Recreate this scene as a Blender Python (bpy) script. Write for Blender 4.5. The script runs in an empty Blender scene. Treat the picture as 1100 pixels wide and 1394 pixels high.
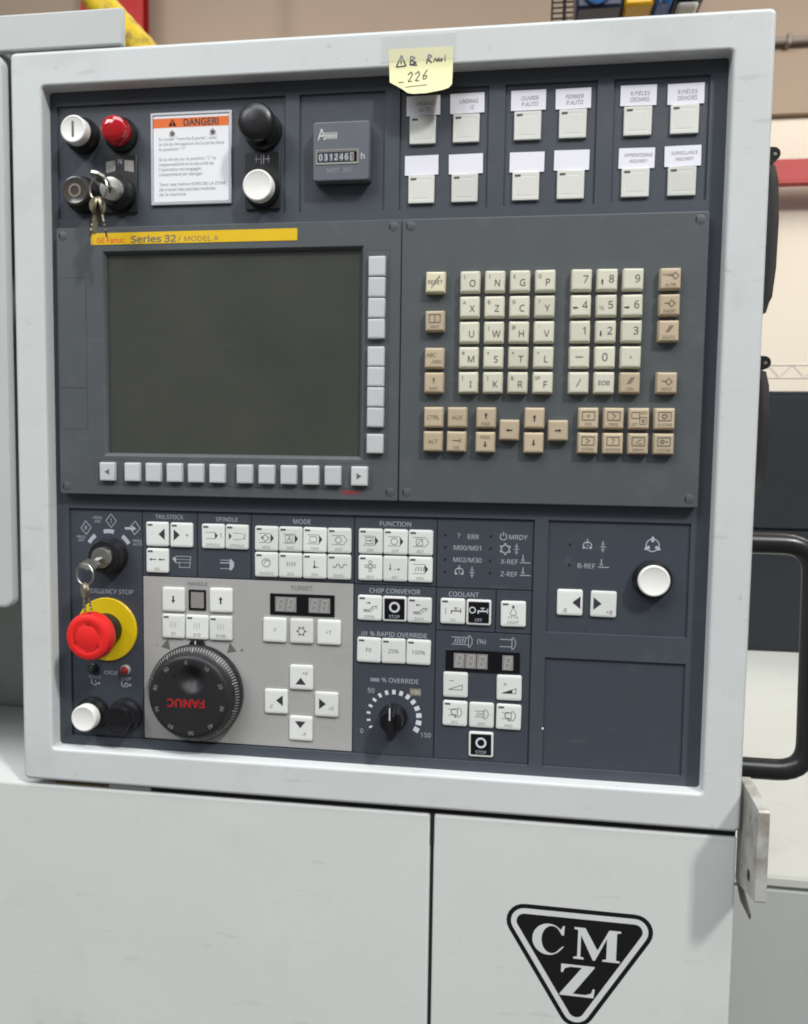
import bpy, bmesh, math, os, random
from mathutils import Matrix, Vector
random.seed(7)
sc = bpy.context.scene
R_ = math.radians

# ------------------------------------------------------------------ camera
# console layout frame (mm): u to the right, v downwards, d towards the viewer
def W(u, v, d=0.0):
    return Vector(((u - 265.0) / 1000.0, -d / 1000.0, 1.65 - v / 1000.0))
cam = bpy.data.cameras.new('camera'); camo = bpy.data.objects.new('camera', cam)
sc.collection.objects.link(camo)
cam.sensor_fit = 'VERTICAL'; cam.sensor_height = 24.0; cam.sensor_width = 24.0
cam.lens = 24.0 * 1099.384 / 1394.0
cam.clip_start = 0.02; cam.clip_end = 100.0
rows = [(0.98989565, -0.01435806, 0.14106895), (0.02422921, 0.99735633, -0.06850758), (-0.13971238, 0.07123335, 0.98762658)]
wv = lambda r: Vector((r[0], r[2], -r[1]))
cx_, cy_, cz_ = wv(rows[0]), -wv(rows[1]), -wv(rows[2])
m = Matrix.Identity(4)
for i in range(3):
    m[i][0], m[i][1], m[i][2] = cx_[i], cy_[i], cz_[i]
loc = W(385.02, 182.65, 636.39)
m[0][3], m[1][3], m[2][3] = loc
camo.matrix_world = m
cam.dof.use_dof = True; cam.dof.focus_distance = 0.66; cam.dof.aperture_fstop = 8.0
sc.camera = camo

# ------------------------------------------------------------------ light
world = bpy.data.worlds.new('World'); sc.world = world; world.use_nodes = True
bg = world.node_tree.nodes['Background']
bg.inputs[0].default_value = (0.93, 0.97, 1.0, 1); bg.inputs[1].default_value = 0.23
def lamp(name, loc, target, sx, sy, power, col=(1, 0.97, 0.92)):
    l = bpy.data.lights.new(name, 'AREA'); l.shape = 'RECTANGLE'; l.size = sx; l.size_y = sy
    l.energy = power; l.color = col
    o = bpy.data.objects.new(name, l); sc.collection.objects.link(o); o.location = loc
    o.rotation_euler = (Vector(target) - Vector(loc)).to_track_quat('-Z', 'Y').to_euler()
    return o
lamp('workshop_light', (3.25, -3.15, 6.1), (0.1, 0.0, 1.3), 0.42, 0.7, 285, (1, 0.98, 0.95))
lamp('workshop_light', (-4.3, -4.1, 6.5), (0.0, 0.2, 1.2), 4.0, 2.0, 262, (0.96, 0.98, 1.0))
lamp('workshop_light', (0.1, -2.4, 6.5), (0.1, -0.4, 0.6), 4.5, 2.2, 205, (0.96, 0.99, 1.0))
lamp('workshop_light', (3.0, 2.6, 4.6), (2.6, 4.0, 0.8), 2.4, 1.6, 92, (1, 0.94, 0.85))
lamp('workshop_light', (-2.0, 3.2, 4.8), (-2.0, 4.5, 1.5), 2.4, 0.8, 34, (1, 0.94, 0.86))
vs = sc.view_settings
vs.view_transform = 'Standard'; vs.look = 'None'; vs.exposure = 0.0; vs.gamma = 1.0
sc.render.engine = 'CYCLES'; sc.cycles.filter_width = 1.9

# ------------------------------------------------------------------ materials
MATS = {}
def srgb(r, g, b):
    f = lambda c: (c / 255 / 12.92) if c / 255 <= 0.04045 else ((c / 255 + 0.055) / 1.055) ** 2.4
    return (f(r), f(g), f(b), 1)
def mat(name, col, rough=0.5, metal=0.0, var=0.06, vscale=40.0, bump=0.0, bscale=900.0, dirt_or_sheen=0.0, dirt_or_sheen_col=(0.16, 0.13, 0.10, 1), dscale=9.0, spec=0.5, coat=0.0, alpha=1.0, trans=0.0, dlo=0.55, speck=0.0, rnd=0.0, wave=0.0):
    mt = bpy.data.materials.new(name); mt.use_nodes = True
    nt = mt.node_tree; N = nt.nodes; L = nt.links; b = N['Principled BSDF']
    b.inputs['Roughness'].default_value = rough; b.inputs['Metallic'].default_value = metal
    b.inputs['Specular IOR Level'].default_value = spec; b.inputs['Coat Weight'].default_value = coat
    b.inputs['Alpha'].default_value = alpha; b.inputs['Transmission Weight'].default_value = trans
    if len(col) == 3: col = (*col, 1)
    geo = N.new('ShaderNodeNewGeometry')
    n1 = N.new('ShaderNodeTexNoise'); n1.inputs['Scale'].default_value = vscale; n1.inputs['Detail'].default_value = 4
    L.new(geo.outputs['Position'], n1.inputs['Vector'])
    mx = N.new('ShaderNodeMix'); mx.data_type = 'RGBA'
    mx.inputs[6].default_value = tuple(c * (1 - var) for c in col[:3]) + (1,)
    mx.inputs[7].default_value = tuple(min(1, c * (1 + var)) for c in col[:3]) + (1,)
    L.new(n1.outputs['Fac'], mx.inputs[0]); out = mx.outputs[2]
    if dirt_or_sheen > 0:
        n2 = N.new('ShaderNodeTexNoise'); n2.inputs['Scale'].default_value = dscale; n2.inputs['Detail'].default_value = 6; n2.inputs['Roughness'].default_value = 0.65
        L.new(geo.outputs['Position'], n2.inputs['Vector'])
        rp = N.new('ShaderNodeMapRange'); rp.inputs[1].default_value = dlo; rp.inputs[2].default_value = dlo + 0.25; rp.inputs[4].default_value = dirt_or_sheen
        L.new(n2.outputs['Fac'], rp.inputs[0])
        m2 = N.new('ShaderNodeMix'); m2.data_type = 'RGBA'; m2.inputs[7].default_value = dirt_or_sheen_col
        L.new(rp.outputs[0], m2.inputs[0]); L.new(out, m2.inputs[6]); out = m2.outputs[2]
    if speck > 0:      # fine grime specks and short scuffs
        for sc_, vec, lo, amt in ((130.0, (1, 1, 1), 0.70, speck), (26.0, (1.0, 1.0, 5.0), 0.665, speck * 0.6)):
            mp = N.new('ShaderNodeMapping'); mp.inputs['Scale'].default_value = vec; mp.inputs['Rotation'].default_value = (0, 0.5, 0)
            n4 = N.new('ShaderNodeTexNoise'); n4.inputs['Scale'].default_value = sc_; n4.inputs['Detail'].default_value = 3
            L.new(geo.outputs['Position'], mp.inputs['Vector']); L.new(mp.outputs[0], n4.inputs['Vector'])
            r4 = N.new('ShaderNodeMapRange'); r4.inputs[1].default_value = lo; r4.inputs[2].default_value = lo + 0.08; r4.inputs[4].default_value = amt
            L.new(n4.outputs['Fac'], r4.inputs[0])
            m4 = N.new('ShaderNodeMix'); m4.data_type = 'RGBA'; m4.inputs[7].default_value = dirt_or_sheen_col
            L.new(r4.outputs[0], m4.inputs[0]); L.new(out, m4.inputs[6]); out = m4.outputs[2]
    if rnd > 0:        # slight tone difference from piece to piece
        oi = N.new('ShaderNodeObjectInfo'); r5 = N.new('ShaderNodeMapRange'); r5.inputs[3].default_value = 1 - rnd; r5.inputs[4].default_value = 1 + rnd * 0.4
        L.new(oi.outputs['Random'], r5.inputs[0])
        m5 = N.new('ShaderNodeVectorMath'); m5.operation = 'SCALE'; L.new(out, m5.inputs[0]); L.new(r5.outputs[0], m5.inputs['Scale']); out = m5.outputs[0]
    L.new(out, b.inputs['Base Color'])
    # roughness variation
    mr = N.new('ShaderNodeMapRange'); mr.inputs[3].default_value = max(0, rough - 0.06); mr.inputs[4].default_value = min(1, rough + 0.06)
    L.new(n1.outputs['Fac'], mr.inputs[0]); L.new(mr.outputs[0], b.inputs['Roughness'])
    if bump > 0:
        n3 = N.new('ShaderNodeTexNoise'); n3.inputs['Scale'].default_value = bscale; n3.inputs['Detail'].default_value = 2
        L.new(geo.outputs['Position'], n3.inputs['Vector'])
        bp = N.new('ShaderNodeBump'); bp.inputs['Strength'].default_value = bump; bp.inputs['Distance'].default_value = 0.0004
        L.new(n3.outputs['Fac'], bp.inputs['Height']); L.new(bp.outputs[0], b.inputs['Normal'])
        if wave > 0:
            n6 = N.new('ShaderNodeTexNoise'); n6.inputs['Scale'].default_value = 5.5; n6.inputs['Detail'].default_value = 1
            L.new(geo.outputs['Position'], n6.inputs['Vector'])
            b6 = N.new('ShaderNodeBump'); b6.inputs['Strength'].default_value = wave; b6.inputs['Distance'].default_value = 0.006
            L.new(n6.outputs['Fac'], b6.inputs['Height']); L.new(b6.outputs[0], bp.inputs['Normal'])
    MATS[name] = mt
    return mt
mat('frame_paint', (0.595, 0.620, 0.620), 0.42, var=0.03, vscale=14, bump=0.22, bscale=900, dirt_or_sheen=0.34, dirt_or_sheen_col=(0.30, 0.28, 0.24, 1), dscale=8, speck=0.35, wave=0.5)
mat('door_paint', (0.625, 0.645, 0.625), 0.42, var=0.03, vscale=10, bump=0.22, bscale=900, dirt_or_sheen=0.2, dirt_or_sheen_col=(0.28, 0.27, 0.24, 1), dscale=10, speck=0.3, wave=0.5)
mat('enclosure_paint', (0.50, 0.52, 0.51), 0.45, var=0.03, vscale=12, bump=0.1, bscale=1200, wave=0.5)
mat('dark_grey_paint', (0.36, 0.39, 0.365), 0.55, var=0.1)
mat('panel_plastic', (0.053, 0.063, 0.079), 0.5, var=0.06, vscale=60, bump=0.25, bscale=2600, dirt_or_sheen=0.18, dirt_or_sheen_col=(0.14, 0.14, 0.14, 1), dscale=30, speck=0.25)
mat('membrane_blue', (0.047, 0.056, 0.072), 0.46, var=0.05, vscale=60, bump=0.15, bscale=3000, dirt_or_sheen=0.10, dirt_or_sheen_col=(0.16, 0.16, 0.16, 1), dscale=30, speck=0.25)
mat('unit_plastic', (0.076, 0.086, 0.092), 0.5, var=0.05, vscale=50, bump=0.25, bscale=2400, dirt_or_sheen=0.18, dirt_or_sheen_col=(0.2, 0.19, 0.18, 1), dscale=25, speck=0.25)
mat('unit_groove', (0.055, 0.060, 0.070), 0.55)
mat('membrane_grey', (0.375, 0.37, 0.362), 0.45, var=0.04, vscale=30, bump=0.1, bscale=3000, dirt_or_sheen=0.25, dirt_or_sheen_col=(0.17, 0.16, 0.15, 1), dscale=28, speck=0.35)
mat('button_white', (0.73, 0.745, 0.715), 0.42, var=0.025, vscale=30, dirt_or_sheen=0.12, dirt_or_sheen_col=(0.45, 0.42, 0.34, 1), dscale=60, rnd=0.09)
mat('button_lens', (0.70, 0.705, 0.655), 0.32, var=0.03, vscale=80, rnd=0.09)
mat('softkey_white', (0.56, 0.57, 0.58), 0.42, var=0.03, dirt_or_sheen=0.1, dirt_or_sheen_col=(0.4, 0.38, 0.33, 1), dscale=80, rnd=0.09)
mat('key_cream', (0.67, 0.65, 0.53), 0.45, var=0.03, vscale=90, dirt_or_sheen=0.14, dirt_or_sheen_col=(0.40, 0.36, 0.27, 1), dscale=70, rnd=0.09)
mat('key_yellowed', (0.74, 0.67, 0.48), 0.45, var=0.03, vscale=90)
mat('key_tan', (0.52, 0.425, 0.295), 0.45, var=0.04, vscale=90, dirt_or_sheen=0.12, dirt_or_sheen_col=(0.30, 0.24, 0.17, 1), dscale=70, rnd=0.09)
mat('print_grey', (0.13, 0.125, 0.12), 0.6)
mat('print_pale_grey', (0.30, 0.29, 0.27), 0.6)
mat('print_brown', (0.20, 0.155, 0.115), 0.6)
mat('print_dark', (0.035, 0.035, 0.045), 0.5)
mat('print_white', (0.42, 0.45, 0.50), 0.5)
mat('print_bright', (0.66, 0.68, 0.72), 0.5)
mat('print_red', (0.36, 0.012, 0.016), 0.5)
mat('print_orange_red', (0.75, 0.10, 0.02), 0.5)
mat('black_print', (0.008, 0.008, 0.009), 0.5, spec=0.25)
mat('emblem_white', (0.62, 0.64, 0.63), 0.45)
mat('gap_black', (0.006, 0.006, 0.007), 0.8)
mat('display_black', (0.006, 0.006, 0.008), 0.18)
mat('digit_lens', (0.26, 0.25, 0.24), 0.35)
mat('digit_segment', (0.42, 0.41, 0.40), 0.4)
mat('screen_glass', (0.040, 0.043, 0.033), 0.26, var=0.05, vscale=14, spec=0.9, dirt_or_sheen=0.3, dirt_or_sheen_col=(0.09, 0.09, 0.074, 1), dscale=4, dlo=0.40, speck=0.25)  # paler blotches in the colour stand in for uneven reflections on the glass
mat('black_plastic', (0.012, 0.012, 0.014), 0.35, var=0.1)
mat('black_gloss', (0.010, 0.010, 0.012), 0.2, var=0.1)
mat('black_matte', (0.016, 0.016, 0.018), 0.48, var=0.1)
mat('clear_black', (0.06, 0.055, 0.05), 0.15, var=0.1)
mat('yellow_strip', (0.78, 0.50, 0.006), 0.42, var=0.05, vscale=50, dirt_or_sheen=0.1, dirt_or_sheen_col=(0.4, 0.3, 0.05, 1), dscale=40)
mat('yellow_plastic', (0.72, 0.52, 0.006), 0.42, var=0.04)
mat('red_plastic', (0.78, 0.022, 0.020), 0.35, var=0.03)
mat('red_dark', (0.42, 0.008, 0.01), 0.5)  # darker red for the turn arrows
mat('red_lens', (0.42, 0.004, 0.010), 0.12, var=0.1, coat=0.5)
mat('led_red', (0.25, 0.02, 0.02), 0.2)
mat('led_green', (0.03, 0.06, 0.03), 0.2)
mat('white_cap', (0.84, 0.83, 0.80), 0.35, var=0.02)
mat('chrome', (0.50, 0.49, 0.45), 0.34, metal=1.0, var=0.1)
mat('brass_key', (0.30, 0.27, 0.19), 0.45, metal=0.9, var=0.25, vscale=200)
mat('paper', (0.80, 0.79, 0.86), 0.7, var=0.02)
mat('plaque_white', (0.82, 0.83, 0.86), 0.4, var=0.02)
mat('aluminium', (0.62, 0.63, 0.65), 0.38, metal=0.8, var=0.05)
mat('plaque_orange', (0.80, 0.16, 0.02), 0.4)
mat('meter_plastic', (0.125, 0.135, 0.155), 0.4, var=0.05)
mat('note_paper', (0.80, 0.775, 0.44), 0.75, var=0.04, vscale=60)
mat('ink', (0.03, 0.028, 0.06), 0.6)
mat('tape', (0.72, 0.72, 0.68), 0.22, alpha=0.28)
mat('sticker_tan', (0.20, 0.17, 0.12), 0.5)
mat('bracket_steel', (0.50, 0.50, 0.47), 0.45, metal=0.15, var=0.12, vscale=60, dirt_or_sheen=0.8, dirt_or_sheen_col=(0.20, 0.165, 0.12, 1), dscale=38, dlo=0.44)
mat('rust', (0.26, 0.17, 0.07), 0.8, var=0.4, vscale=200)
mat('handle_black', (0.014, 0.014, 0.015), 0.30, var=0.1)
mat('wall_cream', (0.80, 0.73, 0.62), 0.8, var=0.02, vscale=2)
mat('wall_tan', (0.385, 0.295, 0.22), 0.8, var=0.04, vscale=3)
mat('conduit_grey', (0.28, 0.24, 0.20), 0.6)
mat('beam_red', (0.42, 0.010, 0.009), 0.5, var=0.05, vscale=5)
mat('hose_yellow', (0.72, 0.50, 0.01), 0.6, var=0.12, vscale=30, dirt_or_sheen=0.9, dirt_or_sheen_col=(0.12, 0.07, 0.02, 1), dscale=22, dlo=0.46)
mat('hoist_blue', (0.02, 0.11, 0.34), 0.4, var=0.2)
mat('hoist_navy', (0.012, 0.022, 0.05), 0.4, var=0.2)
mat('hoist_yellow', (0.72, 0.40, 0.01), 0.4)
mat('tray_wire', (0.42, 0.40, 0.38), 0.4, metal=0.6)
mat('machine_navy', (0.010, 0.013, 0.018), 0.5, var=0.15, vscale=4)
mat('bed_white', (0.62, 0.625, 0.575), 0.5, var=0.02, vscale=5, dirt_or_sheen=0.35, dirt_or_sheen_col=(0.40, 0.36, 0.28, 1), dscale=9)
mat('floor_concrete', (0.085, 0.078, 0.07), 0.7, var=0.1, vscale=3)

# ------------------------------------------------------------------ mesh builder (mm; x right, d towards viewer, z up)
class MB:
    def __init__(s): s.v = []; s.f = []; s.mi = []; s.mats = []; s.T = None
    def idx(s, mt):
        if mt not in s.mats: s.mats.append(mt)
        return s.mats.index(mt)
    def add(s, p):
        if s.T is not None: p = tuple(s.T @ Vector(p))
        s.v.append(p); return len(s.v) - 1
    def poly(s, pts, mt):
        s.f.append([s.add(p) for p in pts]); s.mi.append(s.idx(mt)); return s
    def loft(s, rings, mt, cap0=True, cap1=True, loop=False):
        k = s.idx(mt); R = [[s.add(p) for p in r] for r in rings]; n = len(R[0])
        pairs = list(zip(R[:-1], R[1:])) + ([(R[-1], R[0])] if loop else [])
        for a, b in pairs:
            for i in range(n):
                j = (i + 1) % n; s.f.append([a[i], a[j], b[j], b[i]]); s.mi.append(k)
        if cap0 and not loop: s.f.append(R[0][::-1]); s.mi.append(k)
        if cap1 and not loop: s.f.append(R[-1]); s.mi.append(k)
        return s
    def plate(s, w, h, r, layers, mt, cx=0, cz=0, n=3, cap0=False):
        layers = list(layers) + [(layers[-1][0] + 0.12, layers[-1][1])]
        return s.loft([[(x, d, z) for x, z in rr(w - 2 * i, h - 2 * i, max(0.02, r - i), n, cx, cz)] for i, d in layers], mt, cap0=cap0)
    def box(s, x0, x1, d0, d1, z0, z1, mt, ch=0.0):
        return s.plate(x1 - x0, z1 - z0, max(ch, 0.02), [(0, d0), (0, d1 - ch), (ch, d1)] if ch else [(0, d0), (0, d1)], mt, (x0 + x1) / 2, (z0 + z1) / 2, n=1, cap0=True)
    def lathe(s, prof, mt, seg=32, cx=0, cz=0, cap0=False, cap1=True):
        return s.loft([[(cx + r * math.cos(2 * math.pi * i / seg), d, cz + r * math.sin(2 * math.pi * i / seg)) for i in range(seg)] for r, d in prof], mt, cap0, cap1)
    def disc(s, r, d, mt, cx=0, cz=0, seg=24):
        return s.poly([(cx + r * math.cos(2 * math.pi * i / seg), d, cz + r * math.sin(2 * math.pi * i / seg)) for i in range(seg)], mt)
    def rect(s, x0, x1, z0, z1, d, mt):
        return s.poly([(x0, d, z0), (x1, d, z0), (x1, d, z1), (x0, d, z1)], mt)
    def pts(s, P, d, mt, cx=0, cz=0, k=1.0, rot=0):
        c, sn = math.cos(rot), math.sin(rot)
        return s.poly([(cx + k * (x * c - z * sn), d, cz + k * (x * sn + z * c)) for x, z in P], mt)
    def line(s, P, w, d, mt, closed=False):
        Q = list(P) + ([P[0]] if closed else [])
        for i, (a, b) in enumerate(zip(Q[:-1], Q[1:])):
            dx, dz = b[0] - a[0], b[1] - a[1]; l = math.hypot(dx, dz) or 1
            nx, nz = -dz / l * w / 2, dx / l * w / 2; ex, ez = dx / l * w * 0.25, dz / l * w * 0.25
            dd = d + 0.004 * (i % 3)
            s.poly([(a[0] - ex + nx, dd, a[1] - ez + nz), (a[0] - ex - nx, dd, a[1] - ez - nz), (b[0] + ex - nx, dd, b[1] + ez - nz), (b[0] + ex + nx, dd, b[1] + ez + nz)], mt)
        return s
    def arc(s, r, w, a0, a1, d, mt, cx=0, cz=0, seg=24):
        k = s.idx(mt)
        A = [R_(a0 + (a1 - a0) * i / seg) for i in range(seg + 1)]
        I = [s.add((cx + (r - w / 2) * math.cos(a), d, cz + (r - w / 2) * math.sin(a))) for a in A]
        O = [s.add((cx + (r + w / 2) * math.cos(a), d, cz + (r + w / 2) * math.sin(a))) for a in A]
        for i in range(seg): s.f.append([I[i], I[i + 1], O[i + 1], O[i]]); s.mi.append(k)
        return s
    def text(s, t, h, cx, cz, d, mt, rot=0.0, shear=0.0, bold=0.0, ax=0.5, sx=1.0):
        V, F, bb = glyphs(t, bold); cap = CAP if t.isascii() else CAP2; k = h / cap; q = s.idx(mt)
        ox = bb[0] + (bb[1] - bb[0]) * ax; oz = cap / 2 if any(ch.isalnum() for ch in t) else (bb[2] + bb[3]) / 2
        c, sn = math.cos(rot), math.sin(rot); base = []
        for x, z in V:
            X = ((x - ox) + shear * (z - oz)) * k * sx; Z = (z - oz) * k
            base.append(s.add((cx + X * c - Z * sn, d, cz + X * sn + Z * c)))
        for f in F: s.f.append([base[i] for i in f]); s.mi.append(q)
        return s
    def tube(s, P, r, mt, seg=12, caps=True, closed=False):
        P = [Vector(p) for p in P]; rings = []; n = len(P)
        up = Vector((0.123, 0.456, 0.881)).normalized(); prev = None
        for i, p in enumerate(P):
            if closed: t = (P[(i + 1) % n] - P[i - 1]).normalized()
            else: t = (P[min(i + 1, n - 1)] - P[max(i - 1, 0)]).normalized()
            a = prev if prev is not None else up
            b = (a - t * a.dot(t)).normalized(); prev = b; c = t.cross(b)
            rad = r[i] if isinstance(r, (list, tuple)) else r
            rings.append([tuple(p + b * rad * math.cos(2 * math.pi * j / seg) + c * rad * math.sin(2 * math.pi * j / seg)) for j in range(seg)])
        return s.loft(rings, mt, caps, caps, loop=closed)
    def prism(s, P, d0, d1, mt):
        s.loft([[(x, d0, z) for x, z in P], [(x, d1, z) for x, z in P]], mt); return s
    def mesh(s, name, smooth=38):
        me = bpy.data.meshes.new(name)
        me.from_pydata([(x / 1000, -d / 1000, z / 1000) for x, d, z in s.v], [], s.f)
        for mt in s.mats: me.materials.append(MATS[mt])
        me.polygons.foreach_set('material_index', s.mi)
        if smooth is not None:
            bm = bmesh.new(); bm.from_mesh(me); bmesh.ops.recalc_face_normals(bm, faces=bm.faces); bm.to_mesh(me); bm.free()
            me.polygons.foreach_set('use_smooth', [True] * len(me.polygons)); me.set_sharp_from_angle(angle=R_(smooth))
        me.update(); return me
def rr(w, h, r, n=3, cx=0, cz=0):
    P = []; r = min(r, w / 2, h / 2)
    for qx, qz, a in ((1, 1, 0), (-1, 1, 90), (-1, -1, 180), (1, -1, 270)):
        for i in range(n + 1):
            t = R_(a + 90 * i / n); P.append((cx + qx * (w / 2 - r) + r * math.cos(t), cz + qz * (h / 2 - r) + r * math.sin(t)))
    return P
GC = {}
def bundled(fn):        # a typeface that ships inside Blender; None falls back to its built-in one
    try: return bpy.data.fonts.load(os.path.join(bpy.utils.system_resource('DATAFILES', path='fonts'), fn))
    except Exception: return None
FONT, FONT2 = bundled('NotoSansMath-Regular.woff2'), bundled('Noto Sans CJK Regular.woff2')
def glyphs(t, bold=0.0):
    key = (t, bold)
    if key not in GC:
        cu = bpy.data.curves.new('t', 'FONT'); cu.body = t; cu.resolution_u = 3
        ft = FONT if t.isascii() else FONT2
        if ft: cu.font = ft
        cu.offset = bold; cu.dimensions = '2D'; cu.fill_mode = 'FRONT'
        o = bpy.data.objects.new('t', cu); sc.collection.objects.link(o)
        dg = bpy.context.evaluated_depsgraph_get(); me = bpy.data.meshes.new_from_object(o.evaluated_get(dg))
        V = [(v.co.x, v.co.y) for v in me.vertices]; F = [list(p.vertices) for p in me.polygons]
        xs = [p[0] for p in V] or [0]; zs = [p[1] for p in V] or [0]
        GC[key] = (V, F, (min(xs), max(xs), min(zs), max(zs)))
        bpy.data.objects.remove(o); bpy.data.curves.remove(cu); bpy.data.meshes.remove(me)
    return GC[key]
CAP = glyphs('H')[2][3]; CAP2 = glyphs('ÉH')[2][3] / 1.27

WL = {}
def link(o, parent, loc):
    sc.collection.objects.link(o); o.parent = parent; WL[o.name] = Vector(loc)
    o.location = Vector(loc) - (WL[parent.name] if parent else Vector((0, 0, 0)))
    return o
def thing(name, label, cat, loc, group=None):
    o = bpy.data.objects.new(name, None); o.empty_display_size = 0.02; link(o, None, loc)
    o['label'] = label; o['category'] = cat
    if group: o['group'] = group
    return o
def part(name, mb, parent, loc, label=None, kind=None, smooth=38):
    me = mb if isinstance(mb, bpy.types.Mesh) else mb.mesh(name, smooth)
    o = link(bpy.data.objects.new(name, me), parent, loc)
    if label: o['label'] = label
    if kind: o['kind'] = kind
    return o
def solo(name, mb, label, cat, loc, group=None, smooth=38):
    o = part(name, mb, None, loc, smooth=smooth); o['label'] = label; o['category'] = cat
    if group: o['group'] = group
    return o

# ------------------------------------------------------------------ the setting behind
def wbox(mb, x0, x1, y0, y1, z0, z1, mt, ch=0.0):          # metres in world axes
    return mb.box(x0 * 1000, x1 * 1000, -y1 * 1000, -y0 * 1000, z0 * 1000, z1 * 1000, mt, ch * 1000)
O0 = Vector((0, 0, 0))
fl = part('floor', wbox(MB(), -7, 7, -8, 6.2, -0.1, 0, 'floor_concrete'), None, O0, kind='structure')
wl = part('wall', wbox(MB(), -6, 6, 5.30, 5.50, 0.004, 3.776, 'wall_cream'), None, O0, kind='structure')
part('upper_cladding', wbox(MB(), -6, 6, 5.24, 5.50, 3.778, 6.2, 'wall_tan'), wl, O0)
mb = MB()
for x in (2.05,): wbox(mb, x, x + 0.008, 5.236, 5.2385, 3.79, 6.2, 'conduit_grey')
part('cladding_seam', mb, wl, O0)
mb = MB(); mb.tube([(-6000, -5190, 4225), (0, -5190, 4225), (6000, -5190, 4225)], 22, 'conduit_grey', 10)
cd = solo('conduit', mb, 'thin grey conduit running level along the tan wall top right', 'conduit', O0)
mb = MB(); wbox(mb, 1.795, 1.825, 5.155, 5.238, 4.19, 4.26, 'conduit_grey', 0.005); part('conduit_clip', mb, cd, O0)

mb = MB()   # I-section beam
for z0, z1, y0, y1 in ((3.255, 3.275, 5.02, 5.10), (3.275, 3.385, 5.05, 5.07), (3.385, 3.405, 5.02, 5.10)): wbox(mb, -2.2, 6, y0, y1, z0, z1, 'beam_red')
wbox(mb, -2.2, 6, 5.018, 5.03, 3.272, 3.388, 'beam_red')
solo('steel_beam', mb, 'red horizontal steel beam across the cream wall at right', 'beam', O0)
mb = MB()
for x0, x1, y0, y1 in ((-3.070, -2.600, 5.0, 5.02), (-3.050, -2.650, 5.18, 5.2), (-2.86, -2.83, 5.02, 5.18)): wbox(mb, x0, x1, y0, y1, 0.002, 6.0, 'beam_red')
solo('steel_column', mb, 'dark red steel column rising at top left behind the yellow hose', 'column', O0)
mb = MB()
P = []
for i in range(40):
    t = i / 39; P.append((-1890 + 650 * t + 14 * math.sin(t * 9), -2500, 3654 - 810 * t))
mb.tube(P, [58 + 2.5 * (i % 2) for i in range(40)], 'hose_yellow', 16)
yh = thing('yellow_hose', 'grimy yellow ribbed hose slanting down in front of the red column', 'hose', (-1.24, 2.5, 0))
part('hose', mb, yh, O0)
mb = MB(); mb.tube([(-1240, -2500, 2850), (-1225, -2500, 2700), (-1240, -2500, 1800), (-1240, -2500, 2)], 50, 'hose_yellow', 14); part('lower_run', mb, yh, O0)

# hoist hanging in front of the wall
hs = thing('chain_hoist', 'blue and yellow hoist just showing over the top edge of the frame', 'hoist', (0.6, 3.5, 3.56))
def hp(name, u0, u1, v0, v1, mt, y0=3.4, y1=3.7, ch=0.012):
    part(name, wbox(MB(), (u0 - 265) / 1000, (u1 - 265) / 1000, y0, y1, 1.65 - v1 / 1000, 1.65 - v0 / 1000, mt, ch), hs, O0)
hp('motor_housing', 600, 815, -2300, -1925, 'hoist_navy')
mb = MB()
mb.lathe([(0.1, -3400), (60, -3400), (66, -3394), (66, -3380), (50, -3372)], 'hoist_blue', 24, 430, 3650); part('fan_cover', mb, hs, O0)
hp('gear_cover', 822, 955, -2300, -1925, 'hoist_yellow')
hp('control_box', 962, 1040, -2300, -1930, 'hoist_blue')
hp('cooling_rib', 975, 985, -2300, -1915, 'hoist_navy', 3.38, 3.4, 0.002)
hp('trolley_plate', 1046, 1190, -2300, -1962, 'hoist_navy'); hp('trolley_wheel_guard', 1070, 1165, -1960, -1930, 'bed_white', 3.45, 3.6)
hp('rail', -400, 1900, -2460, -2302, 'beam_red', 3.45, 3.65, 0.004)
for u in (-380, 1880): hp('rail_hanger', u - 12, u + 12, -4500, -2462, 'beam_red', 3.5, 3.6, 0.002)
mb = MB()
for v in (-2010, -1985, -1960, -1935): mb.tube([((485 - 265), -3500, 1650 - v), ((590 - 265), -3500, 1650 - v)], 4, 'gap_black', 6)
for u in (490, 548): mb.tube([(u - 265, -3497, 1650 + 2300), (u - 265, -3497, 1650 + 1925)], 9 if u == 548 else 5, 'gap_black', 6)
part('chain_basket', mb, hs, O0)

# cable tray, navy machine, white bed
ct = thing('cable_tray', 'thin grey wire cable tray above the navy machine at right', 'cable tray', (1.3, 3.0, 1.80))
for z in (1866, 1812):
    mb = MB(); mb.tube([(900, -3000, z), (3000, -3000, z)], 4, 'tray_wire', 6); part('rail_wire', mb, ct, O0)
mb = MB(); x = 900
while x < 3000: mb.tube([(x, -3000, 1812), (x + 50, -3000, 1866), (x + 100, -3000, 1812)], 2.2, 'tray_wire', 5); x += 100
part('lattice_wire', mb, ct, O0)
for x in (930, 2900):
    mb = MB(); mb.tube([(x, -3003, 1812), (x, -3003, 2)], 14, 'tray_wire', 8); part('post', mb, ct, O0)
nm = thing('navy_machine', 'tall dark navy machine cabinet behind the white machine bed', 'machine', (1.4, 1.7, 0))
part('body', wbox(MB(), 0.45, 3.2, 1.43, 2.3, 0, 1.632, 'machine_navy', 0.004), nm, O0)
for z0, z1 in ((1.30, 1.62), (0.9, 1.296)):
    part('panel', wbox(MB(), 0.47, 3.18, 1.42, 1.431, z0, z1, 'machine_navy', 0.003), nm, O0)
wb = thing('machine_bed', 'low white machine bed with smudged top beside the console', 'machine', (0.9, 0.8, 0))
part('body', wbox(MB(), 0.36, 2.2, 0.294, 1.41, 0, 0.985, 'enclosure_paint', 0.004), wb, O0)
part('top_cover', wbox(MB(), 0.35, 2.21, 0.292, 1.415, 0.986, 1.0, 'bed_white', 0.003), wb, O0)

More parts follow.
